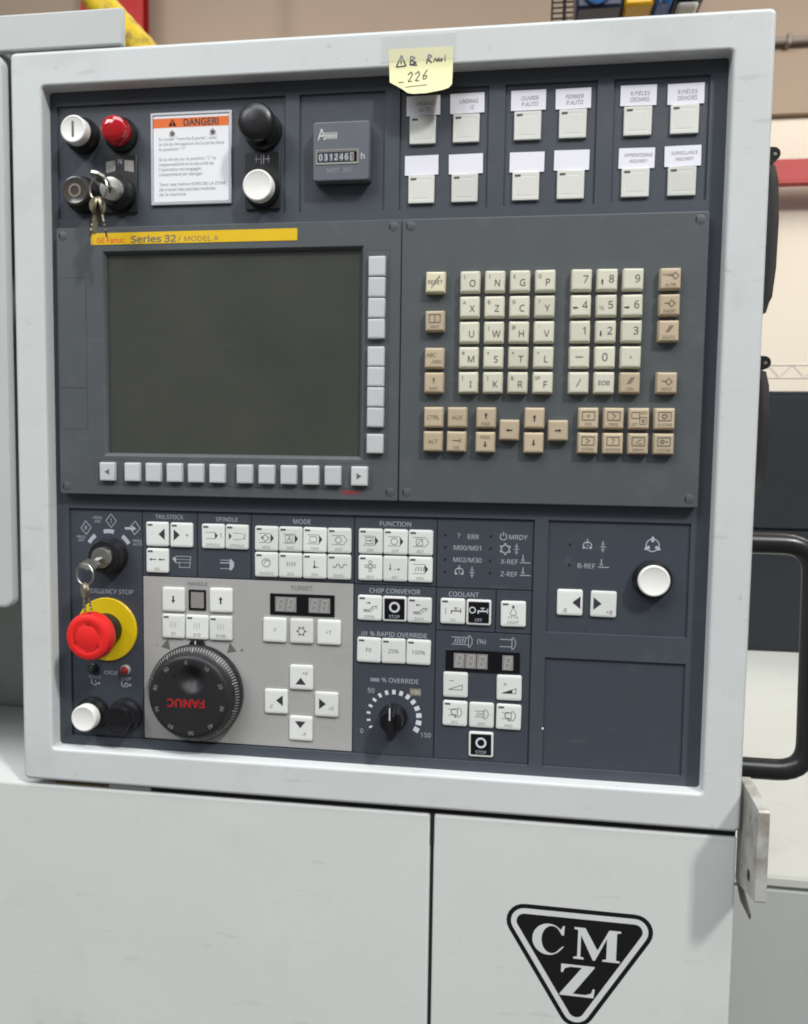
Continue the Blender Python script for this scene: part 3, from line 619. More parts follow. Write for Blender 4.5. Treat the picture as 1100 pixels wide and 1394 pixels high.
for u in (328.4, 364.2):
    for v in (246.2, 255.9, 265.7, 275.4):
        mb = MB(); mb.lathe([(1.1, 0), (.9, .3)], 'gap_black', 10); part('pilot_led', mb, SECO['lamp'], W(u, v, D0 + .02))
legend('speed', seq(ln([(-9, 3.2), (4, 3.2)], .5, PW), ln([(-9, -2.6), (4, -2.6)], .5, PW), *[ln([(-7 + 2 * i, -1.6), (-5.6 + 2 * i, 2.2)], .6, PW) for i in range(5)], outl([(4.4, 4.6), (5.6, 4.6), (7.2, 2), (7.2, -1.6), (5.6, -4.4), (4.4, -4.4)])), 344, 331.2)
head('speed', '(%)', 358.6, 331.0, 3.6)
legend('speed', seq(ln([(-6, 3.2), (3, 3.2)], .5, PW), ln([(-6, -2.6), (3, -2.6)], .5, PW), outl([(3.4, 4.6), (4.6, 4.6), (6.2, 2), (6.2, -1.6), (4.6, -4.4), (3.4, -4.4)])), 379.4, 331.4)
INS2 = [o for o in CC.children if o.name.startswith('inset_panel')]
r1 = INS2[5]
legend(r1, seq(chk, T('2', 3, 0, -.6, PW)), 439.0, 251.6); legend(r1, axis, 450.8, 252); legend(r1, T('B-REF', 3.7, 0, 0, PW), 438.8, 267.2); legend(r1, refi, 451.4, 266.6)
legend(r1, seq(circ(4.8, 0, 0, .8, PW), *[sh(seq(tri(1.4, 0, 2.6, 3.4, 0, PW), tri(-1.4, 0, 2.6, 3.4, 180, PW)), 0, 0) for _ in ()], *[(lambda a: (lambda m: (m.pts([(2.4, -1.1), (2.4, 1.1), (4.6, 1.1), (4.6, 1.9), (7.2, 0), (4.6, -1.9), (4.6, -1.1)], .03, PW, 0, 0, 1, R_(a)))))(a) for a in (90, 210, 330)]), 488, 249.6)
for v in (250.8, 267.0):
    mb = MB(); mb.lathe([(1.1, 0), (.9, .3)], 'gap_black', 10); part('pilot_led', mb, r1, W(425.8, v, D0 + .02))
mb = MB(); mb.lathe([(1, 0), (.8, .2)], PB, 6); part('paint_chip', mb, CC, W(408.6, 398, .02))
# handwheel arrows
def harr(m):
    m.arc(47.5, .5, 104, 122, 0, 'print_pale_grey'); m.arc(47.5, .5, 58, 76, 0, 'print_pale_grey')
    m.pts([(0, 4.6), (-4.2, -3.6), (4.2, -3.6)], .02, PG, -27.5, 37.5, 1, R_(-14)); m.pts([(0, 4.6), (-4.2, -3.6), (4.2, -3.6)], .02, PG, 29.0, 37.0, 1, R_(12))
    m.text('-', 4, -36, 36.5, 0, PG); m.text('+', 5, 38.5, 35.5, 0, PG)
legend('grey', harr, 121.5, 383)

# ---- handwheel
hw = MB(); hl = W(121.6, 384.2, D0)
hw.lathe([(38, 0), (40.2, .5), (40.8, 3), (40.8, 7.5), (40, 9)], 'black_plastic', 72, cap1=False)
hw.lathe([(40, 9), (36.2, 12.6), (35.4, 13.4), (34.4, 18.6), (33, 19.8), (31.5, 20.1), (30, 20.2)], 'black_matte', 72, cap1=False)
def face_d(x, z):
    r = math.hypot(x - 2.6, z - 15.6); t = min(1, r / 12.6)
    return 20.2 - 6.5 * (1 - t * t * (3 - 2 * t)) ** .8
NR, NS = 30, 72
RI = [[hw.add((r * math.cos(2 * math.pi * k / NS), face_d(r * math.cos(2 * math.pi * k / NS), r * math.sin(2 * math.pi * k / NS)), r * math.sin(2 * math.pi * k / NS))) for k in range(NS)] for r in [30 - 29.9 * q / NR for q in range(NR + 1)]]
for ra_, rb_ in zip(RI[:-1], RI[1:]):
    for k in range(NS): hw.f.append([ra_[k], ra_[(k + 1) % NS], rb_[(k + 1) % NS], rb_[k]]); hw.mi.append(hw.idx('black_matte'))
HW = part('handwheel', hw, CC, hl, 'black round handwheel with graduated rim and red lettering')
mb = MB()
for i in range(100):
    a = R_(90 - i * 3.6); l = 0.75 if i % 10 else 1.0
    c, s_ = math.cos(a), math.sin(a); ra, rb = 39.6, 39.6 - 3.4 * l
    da, db = 9 + .40 + .08, 9 + .40 + 3.4 * l * .947 + .08; w = .36 if i % 10 else .5
    mb.poly([(ra * c + s_ * w, da, ra * s_ - c * w), (rb * c + s_ * w, db, rb * s_ - c * w), (rb * c - s_ * w, db, rb * s_ + c * w), (ra * c - s_ * w, da, ra * s_ + c * w)], 'print_pale_grey')
for i in range(10):
    a = 90 - i * 36 + 4; mb.text(str(i * 10), 3.0, 29.4 * math.cos(R_(a)), 29.4 * math.sin(R_(a)), 20.32, 'print_pale_grey', rot=R_(a - 90))
part('scale_ring', mb, HW, hl, smooth=None)
mb = MB(); mb.lathe([(1.6, 20.2), (1.3, 21.0)], 'black_plastic', 12, -12.5, 19); part('screw', mb, HW, hl)
mb = MB(); mb.text('FANUC', 6.2, -2.5, -4.6, 20.34, 'print_red', rot=R_(181), bold=0.03, sx=1.16); part('logo', mb, HW, hl, smooth=None)
mb = MB(); mb.prism([(-6.5, 40.6), (-4.5, 43.8), (4.5, 43.8), (6.5, 40.6)], 0, 4, 'black_plastic'); mb.rect(-1.2, -.2, 40.9, 43.6, 4.06, PB); part('index_mark', mb, HW, hl, smooth=None)

# ---- round switches
def collar(u, v, r0, h, d=D0, name='switch', label=None, parent=None, mt='black_plastic'):
    mb = MB(); mb.lathe([(r0, 0), (r0, h * .45), (r0 - .6, h * .6), (r0 - 1.8, h * .75), (r0 - 2.2, h)], mt, 40); return part(name, mb, parent or CC, W(u, v, d), label)
def push(u, v, r0, h, rc, hc, mt, label, extra=None, name='round_push_button', prof=None):
    o = collar(u, v, r0, h, name=name, label=label)
    mb = MB(); mb.lathe(prof or [(rc, h - 1.5), (rc, h + hc - 1.2), (rc - .5, h + hc - .3), (rc - 1.4, h + hc), (rc - 2.2, h + hc - .35), (.1, h + hc - .3)], mt, 40, cap1=False)
    if extra: extra(mb, h + hc)
    part('cap', mb, o, W(u, v, D0)); return o
push(25.6, -73, 14.2, 10, 11.0, 7.5, 'white_cap', 'white illuminated start button with black bar', lambda m, t: m.rect(-.9, .9, -6, 6, t + .05, PG))
o = push(25.4, -25.6, 14.4, 11, 11.6, 4.5, 'clear_black', 'dark stop button with ring mark', lambda m, t: m.arc(4.6, 1.8, 0, 360, t + .05, 'print_brown'))
push(58.6, -72.6, 13.8, 7, 11.2, 9, 'red_lens', 'red signal lamp', name='signal_lamp', prof=[(11.2, 5), (11.2, 11.5), (10.6, 12.4), (10.9, 13), (10.2, 15.6), (8, 17.2), (4, 18), (.1, 18.1)])
def holder(u, v, w, h, draw):
    mb = MB(); mb.plate(w, h, 1, [(0, 0), (0, 1.6), (.5, 2)], 'black_matte', n=2); o = part('legend_holder', mb, CC, W(u, v, D0))
    mb = MB(); draw(mb); part('legend', mb, o, W(u, v, D0 + 2.1), smooth=None); return o
holder(57.4, -33.8, 28.8, 45.8, lambda m: (m.pts([(-12, 18), (-4, 19), (-4, 10.5), (-12, 9)], 0, 'print_pale_grey'), m.pts([(4, 19), (12, 18), (12, 9), (4, 10.5)], 0, 'print_pale_grey'), m.text('N', 4, 0, 18, 0, PW), m.text('0', 3.4, -8, 16, .05, PW), m.text('1', 3.4, 8, 16, .05, PW)))
lk = collar(57.4, -25.4, 14, 11, D0 + 2, 'key_switch', 'key switch with silver lock barrel')
mb = MB(); mb.lathe([(9.4, 9), (9.4, 15.5), (8.8, 16.4), (6, 16.8), (.1, 16.9)], 'chrome', 32, cap1=False); mb.rect(-.7, .7, -4, 4, 16.95, 'gap_black'); part('lock_barrel', mb, lk, W(57.4, -25.4, D0 + 2))
push(178.0, -71, 15.2, 7, 14.6, 17, 'black_plastic', 'black mushroom push button', prof=[(8.5, 5), (8.5, 13), (13, 14.4), (14.8, 17.5), (14.6, 20), (12.5, 22.6), (7, 24), (.1, 24.2)])
holder(177.6, -32.8, 28.6, 44.6, lambda m: (m.line([(-1, 13), (-1, 20)], .5, 0, PW), m.line([(1, 13), (1, 20)], .5, 0, PW), m.text('|', 4, -5, 16.5, 0, PW), m.text('|', 4, 5, 16.5, 0, PW), m.line([(-6, 16.5), (-2, 16.5)], .5, .02, PW), m.line([(2, 16.5), (6, 16.5)], .5, .02, PW)))
push(177.7, -25.2, 14.2, 9.5, 12.2, 5.5, 'white_cap', 'white push button in black bezel')
push(27.4, 408.4, 14.2, 10, 11.2, 7.5, 'white_cap', 'white cycle start button', None)
push(57.2, 408.0, 14.4, 9, 11.8, 8, 'black_gloss', 'black cycle stop button', None)
push(488.4, 275.8, 14.8, 8.5, 12.0, 2.6, 'white_cap', 'large white push button in black ring', None)
lk2 = collar(44.6, 271.6, 15.5, 12.5, D0, 'key_switch', 'three position key switch')
mb = MB(); mb.lathe([(8.6, 10), (8.6, 16.8), (8, 17.6), (6.4, 17.8), (.1, 17.2)], 'chrome', 32, cap1=False); part('lock_barrel', mb, lk2, W(44.6, 271.6, D0))
def ks_leg(m):
    for a0, a1 in ((126, 150), (77, 103), (30, 54)): m.arc(20.6, 3.4, a0, a1, 0, PW, seg=8)
    for x, z, s, tx, tz, lab in ((-20.5, 23, -40, -25, 13.5, 'OFF'), (2.2, 29.5, 45, -10, 30.2, 'JOG'), (23.5, 24.0, 40, 25.5, 11.5, 'AUTO')):
        m.line([(x + 4.6 * math.cos(R_(s + q)), z + 4.6 * math.sin(R_(s + q)) * 1.25) for q in (45, 135, 225, 315)], .55, 0, PW, True)
        m.text('PROG', 2.2, tx, tz + 1.6, 0, PW, shear=.2); m.text(lab, 2.2, tx, tz - 1.4, 0, PW, shear=.2)
    m.text('R', 3.4, -20.5, 23, .05, PW); m.text('I', 3.4, 2.2, 29.5, .05, PW); m.pts([(-6, -1), (0, -1), (0, -2.6), (4.4, 0), (0, 2.6), (0, 1), (-6, 1)], .03, PW, 20.5, 23.4)
legend('status', ks_leg, 43, 271.6)
head('status', 'EMERGENCY STOP', 41.2, 302.4, 3.9, PW, shear=.15); head('status', 'CYCLE', 43.5, 372.6, 3.0)
for u, s in ((29, 'START'), (57, 'STOP')):
    legend('status', seq(T(s, 2.8, 0, 3.4, PW), ln([(-3, 1), (-3.6, -1.6), (-1, -3.4), (1, -3.4)], .7, PW), ln([(0, .6), (1.4, -3)], .7, PW, d=.02), tri(3.6, -2, 2, 2.6, -50, PW)) if s == 'START' else seq(T(s, 2.8, 0, 3.4, PW), circ(1.6, .4, -2, .7, PW), ln([(-3.6, 1), (-4, -2), (-2, -4)], .7, PW, d=.02), tri(4, -2.2, 2, 2.6, -50, PW)), u, 380.6)
for u, mt, nm_ in ((27.6, 'led_green', 'dim green pilot light'), (57.0, 'led_red', 'dim red pilot light')):
    mb = MB(); mb.lathe([(4.6, 0), (4.6, 1.6), (3.6, 2.6), (3.4, 1.6)], 'black_plastic' if mt == 'led_green' else 'print_pale_grey', 20, cap1=False); mb.lathe([(3.3, 1), (3.2, 3.4), (2.2, 4.8), (.1, 5.3)], mt, 20, cap1=False); part('pilot_light', mb, CC, W(u, 369.6, D0), nm_)

# emergency stop
es = W(40.6, 335.0, D0)
mb = MB(); mb.lathe([(27.2, 0), (27.2, 1.2), (26.6, 1.8), (.1, 1.8)], 'yellow_plastic', 56, cap1=False); ES = part('emergency_stop', mb, CC, es, 'emergency stop with yellow disc and red mushroom cap')
mb = MB(); mb.lathe([(14.2, 1.7), (14.2, 12), (13.2, 13.4), (10.5, 14), (10.5, 25)], 'black_plastic', 40); part('collar', mb, ES, es)
mb = MB(); mb.lathe([(10.4, 20), (18.4, 21.4), (19.7, 22.8), (20.0, 25.5), (19.6, 29.4), (18.4, 31.8), (16.2, 32.8), (13.4, 33.1), (12.8, 32.8), (9.6, 32.8), (9.0, 33.1), (.1, 33.2)], 'red_plastic', 56, cap1=False)
part('mushroom_cap', mb, ES, es)
mb = MB()
for a in (20, 140, 260):
    mb.arc(11.2, .7, a, a + 62, 33.16, 'red_dark', seg=10); q = R_(a + 68); mb.pts([(-1.8, -1.8), (1.8, 0), (-1.8, 1.8)], 33.18, 'red_dark', 11.2 * math.cos(q), 11.2 * math.sin(q), 1, q + math.pi / 2)
part('turn_arrow', mb, ES, es, smooth=None)

# override selector
kl = W(288.7, 396.4, D0)
mb = MB(); mb.lathe([(11.4, 0), (11.4, 2), (10.2, 4), (9.6, 12), (8.8, 14.4), (.1, 14.6)], 'black_gloss', 36, cap1=False); KN = part('override_knob', mb, CC, kl, 'black pointer knob')
mb = MB(); mb.loft([[(x, 13.6, z) for x, z in ((-4.4, 9), (-2.4, 14.5), (0, 16), (2.4, 14.5), (4.4, 9), (4.6, -9), (3, -13.5), (-3, -13.5), (-4.6, -9))], [(x * .55, 21.5, z * .92) for x, z in ((-4.4, 9), (-2.4, 14.5), (0, 16), (2.4, 14.5), (4.4, 9), (4.6, -9), (3, -13.5), (-3, -13.5), (-4.6, -9))]], 'black_gloss'); mb.rect(-.5, .5, 4, 14, 21.6, 'print_bright'); part('pointer', mb, KN, kl)

# ---- danger plaque
pl = W(117.8, -52.4, D0)
mb = MB(); mb.plate(68.2, 72.8, .8, [(0, 0), (0, 1.4), (.4, 1.8), (2.0, 1.8), (2.3, 1.1)], 'aluminium', n=2); PQ = part('danger_plaque', mb, CC, pl, 'white danger plaque with orange header')
mb = MB(); mb.rect(-31.6, 31.6, -33.6, 33.6, 1.2, 'plaque_white'); part('face_sheet', mb, PQ, pl, smooth=None)
mb = MB(); mb.rect(-31.6, 31.6, 24.6, 31.8, 1.3, 'plaque_orange')
mb.pts([(-3.4, -2.6), (3.4, -2.6), (0, 3.2)], 1.38, 'black_print', -15.5, 28.2); mb.text('!', 3.4, -15.5, 27.8, 1.46, 'plaque_orange', bold=.02)
mb.text('DANGER!', 5.0, 8.6, 28.2, 1.38, 'print_dark', bold=.02)
for i, s in enumerate(['En mode "marche À porte", avec', 'la clé de dérogation de la porte dans', 'la position "1"', '', 'Si la clé est sur la position "1" la', 'responsabilité et la sécurité de', "l'opérateur est engagée", "notamment en danger", '', 'Tenir ses mains HORS DE LA ZONE', 'de travail des parties mobiles', 'de la machine']):
    if s: mb.text(s, 2.35, -27, 15.6 - i * 3.95, 1.36, 'print_pale_grey', ax=0.0, sx=1.06)
part('print', mb, PQ, pl, smooth=None)
for x in (-15.5, 18.5):
    mb = MB(); mb.lathe([(2.0, 1.2), (2.0, 2.2), (1.4, 2.8), (.1, 2.9)], 'chrome', 14, x, 20.6, cap1=False); mb.line([(x - 1.2, 20), (x + 1.2, 21.2)], .4, 2.95, 'gap_black'); part('screw', mb, PQ, pl)

# ---- hour meter
hm = W(243, -50.3, D0)
mb = MB(); mb.plate(44.6, 44.9, 2.2, [(0, 0), (0, 1), (0.1, 2)], 'black_plastic', n=3); mb.plate(44.4, 44.7, 2.2, [(0, 2), (0, 9), (.5, 9.9), (1.2, 10.1)], 'meter_plastic', n=3); HM = part('hour_meter', mb, CC, hm, 'square grey hour meter')
mb = MB(); mb.plate(34, 11.4, .4, [(0, 10.1), (.2, 10.5), (.9, 10.5), (1.2, 10.2)], 'print_pale_grey', cx=-3, cz=-4.4, n=1); mb.rect(-18.6, 12.6, -8.4, -.6, 10.3, 'display_black')
for i in range(7): mb.rect(-17.6 + i * 4.1, -14.4 + i * 4.1, -7.8, -1.4, 10.36, 'meter_plastic' if i < 6 else 'print_pale_grey'); mb.text('0312461'[i], 4.2, -16 + i * 4.1, -4.6, 10.44, 'print_bright' if i < 6 else 'print_dark')
part('counter_window', mb, HM, hm, smooth=None)
mb = MB(); mb.rect(-14, -3, 9.0, 14.4, 10.16, 'print_pale_grey'); mb.text('A', 8.4, -15.4, 12.8, 10.24, PB, sx=.8); mb.text('meni', 3.4, -8.4, 11.6, 10.24, 'print_bright'); mb.text('h', 4.4, 17.2, -4.4, 10.2, PB); mb.text('MOT  201', 3.2, -1.5, -14.6, 10.2, 'print_pale_grey', shear=.1); part('print', mb, HM, hm, smooth=None)

# ---- labelled square buttons in the upper row
LAB = {(0, 0, 0): ('UNIMAG', 'OCTO'), (0, 1, 0): ('UNIMAG', '/2'), (1, 0, 0): ('OUVRIR', 'P.AUTO'), (1, 1, 0): ('FERMER', 'P.AUTO'), (2, 0, 0): ('R.PIÈCES', 'DEDANS'), (2, 1, 0): ('R.PIÈCES', 'DEHORS'), (2, 0, 1): ('APPRENTISSAGE', '9002/9007'), (2, 1, 1): ('SURVEILLANCE', '9002/9007')}
for i, u0 in enumerate((305.2, 385.1, 466.0)):
    for j in range(2):
        for k in range(2):
            u = u0 + 33.5 * j - .35 * k; button(u, -66.7 + 44.6 * k, None, 'square', name='lit_button')
            jx, jz, ja = random.uniform(-.4, .4), random.uniform(-.4, .4), random.uniform(-.8, .8)
            mb = MB(); mb.T = Matrix.Rotation(R_(ja), 4, 'Y')
            mb.plate(26.1, 14.8, .2, [(0, 0), (0, .25)], 'paper', n=1)
            s = LAB.get((i, j, k))
            if s:
                wmax = 23.5 / max(len(s[0]) * 3.1 * .8, 23.5); off = 2.2 if s[1] == '/2' else 0
                mb.text(s[0], 3.0 if k == 0 else 2.4, 1.2, 1.4 if k == 0 else 2.2, .33, PG, shear=.12, sx=.84 if k == 0 else .80); mb.text(s[1], 3.0 if k == 0 else 2.2, 1.2 + off, -3.0 if k == 0 else -2.2, .33, PG, shear=.12, sx=.84)
            part('paper_label', mb, CC, W(u + .2 + jx, -85.2 + 44.8 * k + jz, D0 + .55), smooth=None)

# ---- screen unit and keypad unit (scaled module layout)
KS = .9890
K = lambda u, v: (4.24 + KS * u, 2.01 + KS * v)
DU = 7.0
def unit(name, u0, u1, v0, v1):
    a = K(u0, v0); b = K(u1, v1); mb = MB(); c = W((a[0] + b[0]) / 2, (a[1] + b[1]) / 2, 0)
    mb.plate(b[0] - a[0], b[1] - a[1], 1.2, [(0, -4), (0, DU - .8), (.25, DU - .2), (.8, DU)], 'unit_plastic', n=2); return part(name, mb, CC, c), c
# bezel of the screen unit: front with rectangular opening
a = K(.4, 0); b = K(289.7, 220); s0 = K(43.6, 22.2); s1 = K(257.4, 184.8)
mb = MB(); cxm, czm = (a[0] + b[0]) / 2, (a[1] + b[1]) / 2
def rct(u0, u1, v0, v1, r, off, d): return [(x, d, z) for x, z in rr(u1 - u0 + 2 * off, v1 - v0 + 2 * off, max(.05, r), 3, (u0 + u1) / 2 - cxm, czm - (v0 + v1) / 2)]
mb.loft([rct(a[0], b[0], a[1], b[1], 1.2, 0, -4), rct(a[0], b[0], a[1], b[1], 1.2, 0, DU - .7), rct(a[0], b[0], a[1], b[1], 1.1, -.6, DU), rct(a[0], b[0], a[1], b[1], 1.1, -.9, DU), rct(s0[0], s1[0], s0[1], s1[1], .6, 2.9, DU),
         rct(s0[0], s1[0], s0[1], s1[1], .6, 2.7, DU), rct(s0[0], s1[0], s0[1], s1[1], .5, 2.2, DU - .4), rct(s0[0], s1[0], s0[1], s1[1], .4, .2, DU - 2.6), rct(s0[0], s1[0], s0[1], s1[1], .3, 0, DU - 5)], 'unit_plastic', False, False)
SU = part('screen_unit', mb, CC, W(cxm, czm, 0), 'grey bezel unit holding the dark screen')
mb, c = U(s0[0] - 1, s1[0] + 1, s0[1] - 1, s1[1] + 1, -4, DU - 4.0, 'screen_glass'); part('screen', mb, SU, c, 'blank dark olive screen')
KU, kc = unit('keypad_unit', 290.4, 520, 0, 220); KU['label'] = 'grey keypad unit'
def strip(u0, u1, v0, v1, name='key_strip', mt='unit_plastic', parent=None):
    a = K(u0, v0); b = K(u1, v1); mb = MB(); w, h = b[0] - a[0], b[1] - a[1]
    mb.plate(w, h, .6, [(0, DU), (.05, DU + .12), (.35, DU + .12), (.5, DU + .03)], 'unit_groove', n=1, cap0=False)
    mb.rect(-w / 2 + .5, w / 2 - .5, -h / 2 + .5, h / 2 - .5, DU + .10, mt); return part(name, mb, parent or SU, W((a[0] + b[0]) / 2, (a[1] + b[1]) / 2, 0), smooth=None)
strip(261.6, 281.2, 23, 187); strip(31.5, 269.2, 190.4, 211.2); strip(1.8, 26.4, 40, 130.6, 'card_slot_cover'); strip(1.8, 26.4, 131.2, 165.6, 'blank_cover')
for v in (36.2, 52.3, 68.4, 84.5, 106.0, 121.8, 137.8, 153.8, 174.6): button(*K(271.2, v), None, 'soft', base=DU + .1, name='soft_key')
for i, u in enumerate((44.6, 66.6, 85.1, 103.5, 121.9, 140.4, 163.7, 182.2, 200.6, 219.0, 237.2, 258.9)):
    ic = tri(0, 0, 4, 5, 180, PG) if i == 0 else tri(0, 0, 4, 5, 0, PG) if i == 11 else None
    button(*K(u, 200.6), ic, 'soft', base=DU + .1, name='soft_key')
a = K(31.2, 4.9); b = K(206.3, 14.3)
mb = MB(); mb.plate(b[0] - a[0], b[1] - a[1], .2, [(0, 0), (0, .25)], 'yellow_strip', n=1); mb.text('GE Fanuc', 4.0, -81.5, -1.2, .33, 'print_orange_red', ax=0, bold=.015, sx=1.0)
mb.text('Series', 5.2, -52.0, -.9, .33, 'print_brown', ax=0, bold=.02, sx=1.28); mb.text('32', 5.2, -23.6, -.9, .33, 'print_brown', ax=0, bold=.02, sx=1.25); mb.text('i', 5.2, -11, -.9, .33, 'print_brown', ax=0, shear=.25); mb.text('MODEL A', 3.9, -6.6, -1.4, .33, 'print_brown', ax=0, sx=1.22)
part('name_strip', mb, SU, W((a[0] + b[0]) / 2, (a[1] + b[1]) / 2, DU + .02), 'yellow name strip above the screen', smooth=None)
mb = MB(); mb.text('FANUC', 2.9, 0, 0, 0, 'print_red', bold=.02, sx=1.1); part('logo', mb, SU, W(*K(251.5, 213.9), DU + .1), smooth=None)
for (u, v), par in (((6.5, 6.5), SU), ((283.5, 5.5), SU), ((6.5, 213.5), SU), ((283.5, 213), SU), ((297, 5.5), KU), ((513.5, 6), KU), ((297, 213), KU), ((513.5, 213.5), KU)):
    mb = MB(); mb.lathe([(3.7, 0), (3.55, .06), (3.45, .1), (.1, .14)], 'unit_plastic', 20, cap1=False); mb.arc(3.1, .9, 140, 215, .2, 'gap_black', seg=8); part('screw_cap', mb, par, W(*K(u, v), DU + .03))
def key(u, v, icon, kind='key'): button(*K(u, v), icon, kind, led=False, base=DU, name='keycap')
two = lambda a, b: seq(T(a, 2.6, -4.0, 3.4, 'print_grey'), T(b, 4.9, 2.0, -1.2, PG))
ROW = [[('(', 'O'), (')', 'N'), ('E', 'G'), ('Q', 'P')], [('A', 'X'), ('B', 'Z'), ('D', 'C'), ('?', 'Y')], [(',', 'U'), ('J', 'W'), ('@', 'H'), ('-', 'V')], [('#', 'M'), ('=', 'S'), ('*', 'T'), ('+', 'L')], [('[', 'I'), (']', 'K'), ('&', 'R'), ('SP', 'F')]]
for j, r in enumerate(ROW):
    for i, (x, y) in enumerate(r): key(344.3 + 19.0 * i, 49.7 + 19.2 * j, two(x, y))
num = lambda s: T(s, 5.4, 3.0, .6, PG)
NUM = [[num('7'), seq(num('8'), arrow(-3.6, -1.6, 4, 90, .9, 2)), num('9')], [seq(num('4'), arrow(-4, -1.4, 4, 180, .9, 2)), seq(num('5'), T('½', 3.4, -3.6, -1.4, PG)), seq(num('6'), arrow(-4, -1.4, 4, 0, .9, 2))], [num('1'), seq(num('2'), arrow(-3.6, -1.6, 4, -90, .9, 2)), num('3')], [ln([(-2.6, .2), (2.6, .2)], .6), T('0', 5.8, 0, .2), lambda m: m.disc(.6, 0, PG)], [ln([(-1.6, -2.8), (1.6, 2.8)], .6), T('EOB', 3.2, 0, 0), None]]
for j, r in enumerate(NUM):
    for i, f in enumerate(r):
        if f: key(428.2 + 18.95 * i, 49.7 + 19.2 * j, f)
PBR = 'print_brown'
cab = lambda s: T(s, 2.1, 0, -4.4, PBR, sx=.92)
slash = seq(*[ln([(-2 + i, -.6), (1 + i, 4)], .6, PBR) for i in (0, 1, 2)])
dia = seq(ln([(-1, 1), (1.2, 3.6), (3.8, 1), (1.2, -1.4)], .6, PBR, True), ln([(-3.6, 1.4), (0, 1.4)], .6, PBR, d=.03))
key(466.1, 126.5, seq(slash, cab('CAN')), 'key_tan')
key(317.6, 49.7, seq(T('RESET', 3.0, 0, 0, PG), ln([(-3, -4.4), (3, 4.6)], .5), ln([(.6, 2), (3.6, 4)], .4)), 'key_yellowed')
key(317.6, 79.2, seq(sh(sq(0, 0, 8.4, 6, .5), 0, 2), ln([(0, -1), (0, 4.6)], .5), T('HELP', 2.1, 0, -4.2, PBR)), 'key_tan')
key(317.6, 107.6, seq(T('ABC', 2.9, -2.4, 2.2, PBR, shear=.15), T('/abc', 2.9, 2.0, -2.6, PBR, shear=.15)), 'key_tan'); key(317.6, 126.6, seq(arrow(0, 2, 4.6, 90, .8, 2.6, PBR), cab('SHIFT')), 'key_tan')
key(493.0, 49.7, seq(T('INSERT', 1.8, -1.6, 3, PBR), sh(dia, 2, 1), cab('ALTER')), 'key_tan'); key(493, 68.9, seq(dia, cab('INSERT')), 'key_tan'); key(493, 88.1, seq(slash, cab('DELETE')), 'key_tan'); key(493, 126.5, seq(dia, cab('INPUT')), 'key_tan')
for u, v, f in ((317.8, 153.4, T('CTRL', 3, 0, 0, PBR, shear=.1)), (336.4, 153.4, T('AUX', 3, 0, 0, PBR, shear=.1)), (317.6, 172.2, T('ALT', 3, 0, 0, PBR, shear=.1)), (336.0, 172.2, seq(arrow(0, 1, 6, 0, .6, 2, PBR), ln([(3.4, -.6), (3.4, 2.6)], .6, PBR), cab('TAB'))),
                (358.7, 153.4, seq(arrow(0, 1.6, 4.6, 90, .9, 2.6, PD), cab('PAGE'))), (358.5, 172.4, seq(T('PAGE', 2.1, 0, 4, PBR), arrow(0, -1.6, 4.6, -90, .9, 2.6, PD))), (376.8, 162.8, arrow(0, 0, 5, 180, .9, 2.6, PD)), (395.8, 153.4, arrow(0, 0, 5, 90, .9, 2.6, PD)), (395.6, 172.4, arrow(0, 0, 5, -90, .9, 2.6, PD)), (413.9, 162.8, arrow(0, 0, 5, 0, .9, 2.6, PD))): key(u, v, f, 'key_tan')
scr = lambda f, s: seq(sh(sq(0, 0, 9, 6.2, .55), 0, 1.8), sh(f, 0, 1.8), T(s, 2.0, 0, -4.4, PBR, sx=.9))
def recol(f): return f
FK = [scr(T('+', 4, 0, 0, PBR), 'POS'), scr(ln([(-1.6, 2), (1.6, .2), (-1, -2)], .5, PBR), 'PROG'), seq(sh(sq(0, 0, 5.6, 4.4, .4), -2.6, 2.4), sh(sq(0, 0, 5, 5, .4), 3, -1.6), T('OFS', 1.9, 3.2, 4.2, PBR), T('SET', 1.9, -3.4, -4.2, PBR), lambda m: m.disc(1.2, .05, PBR, 3, -1.6)), scr(seq(circ(1.5, -.4, 0, .9, PBR), ln([(2.2, -1.6), (2.2, 1.6)], .5, PBR)), 'CUSTOM'),
      scr(ln([(-1.4, 1.8), (1.4, 0), (-1.4, -1.8)], .55, PBR), 'SYSTEM'), scr(T('?', 4, 0, 0, PBR), 'MESSAGE'), scr(seq(ln([(-2, -1.6), (.6, .8), (2, 1.4)], .5, PBR), ln([(0, -1.6), (2.4, -1.6)], .5, PBR)), 'GRAPH'), scr(seq(circ(1.2, -1.2, 0, 1, PBR), T('=', 3, 2, 0, PBR)), 'CUSTOM')]
for i, f in enumerate(FK): key(436.4 + 18.68 * (i % 4), 153.2 if i < 4 else 172.2, f, 'key_tan')

# ---- handle and side covers on the right flank
def fillet(P, r, n=7):
    out = [Vector(P[0])]
    for a, b, c in zip(P[:-2], P[1:-1], P[2:]):
        a, b, c = Vector(a), Vector(b), Vector(c); p = b + (a - b).normalized() * r; q = b + (c - b).normalized() * r
        for i in range(n + 1):
            t = i / n; out.append(p * (1 - t) ** 2 + b * 2 * t * (1 - t) + q * t * t)
    return out + [Vector(P[-1])]
mb = MB(); mb.tube(fillet([(556, -50, -250.5), (621.5, -50, -250.5), (624.5, -50, -437.5), (556, -50, -437.5)], 24), 8.6, 'handle_black', 20); GH = part('grab_handle', mb, CC, W(0, 0, 0), 'black tubular grab handle on the right flank')
for v in (250.5, 437.5):
    mb = MB(); mb.box(556.6, 559.6, -62, -38, -v - 12, -v + 12, 'handle_black', 1); part('mounting_foot', mb, GH, W(0, 0, 0))
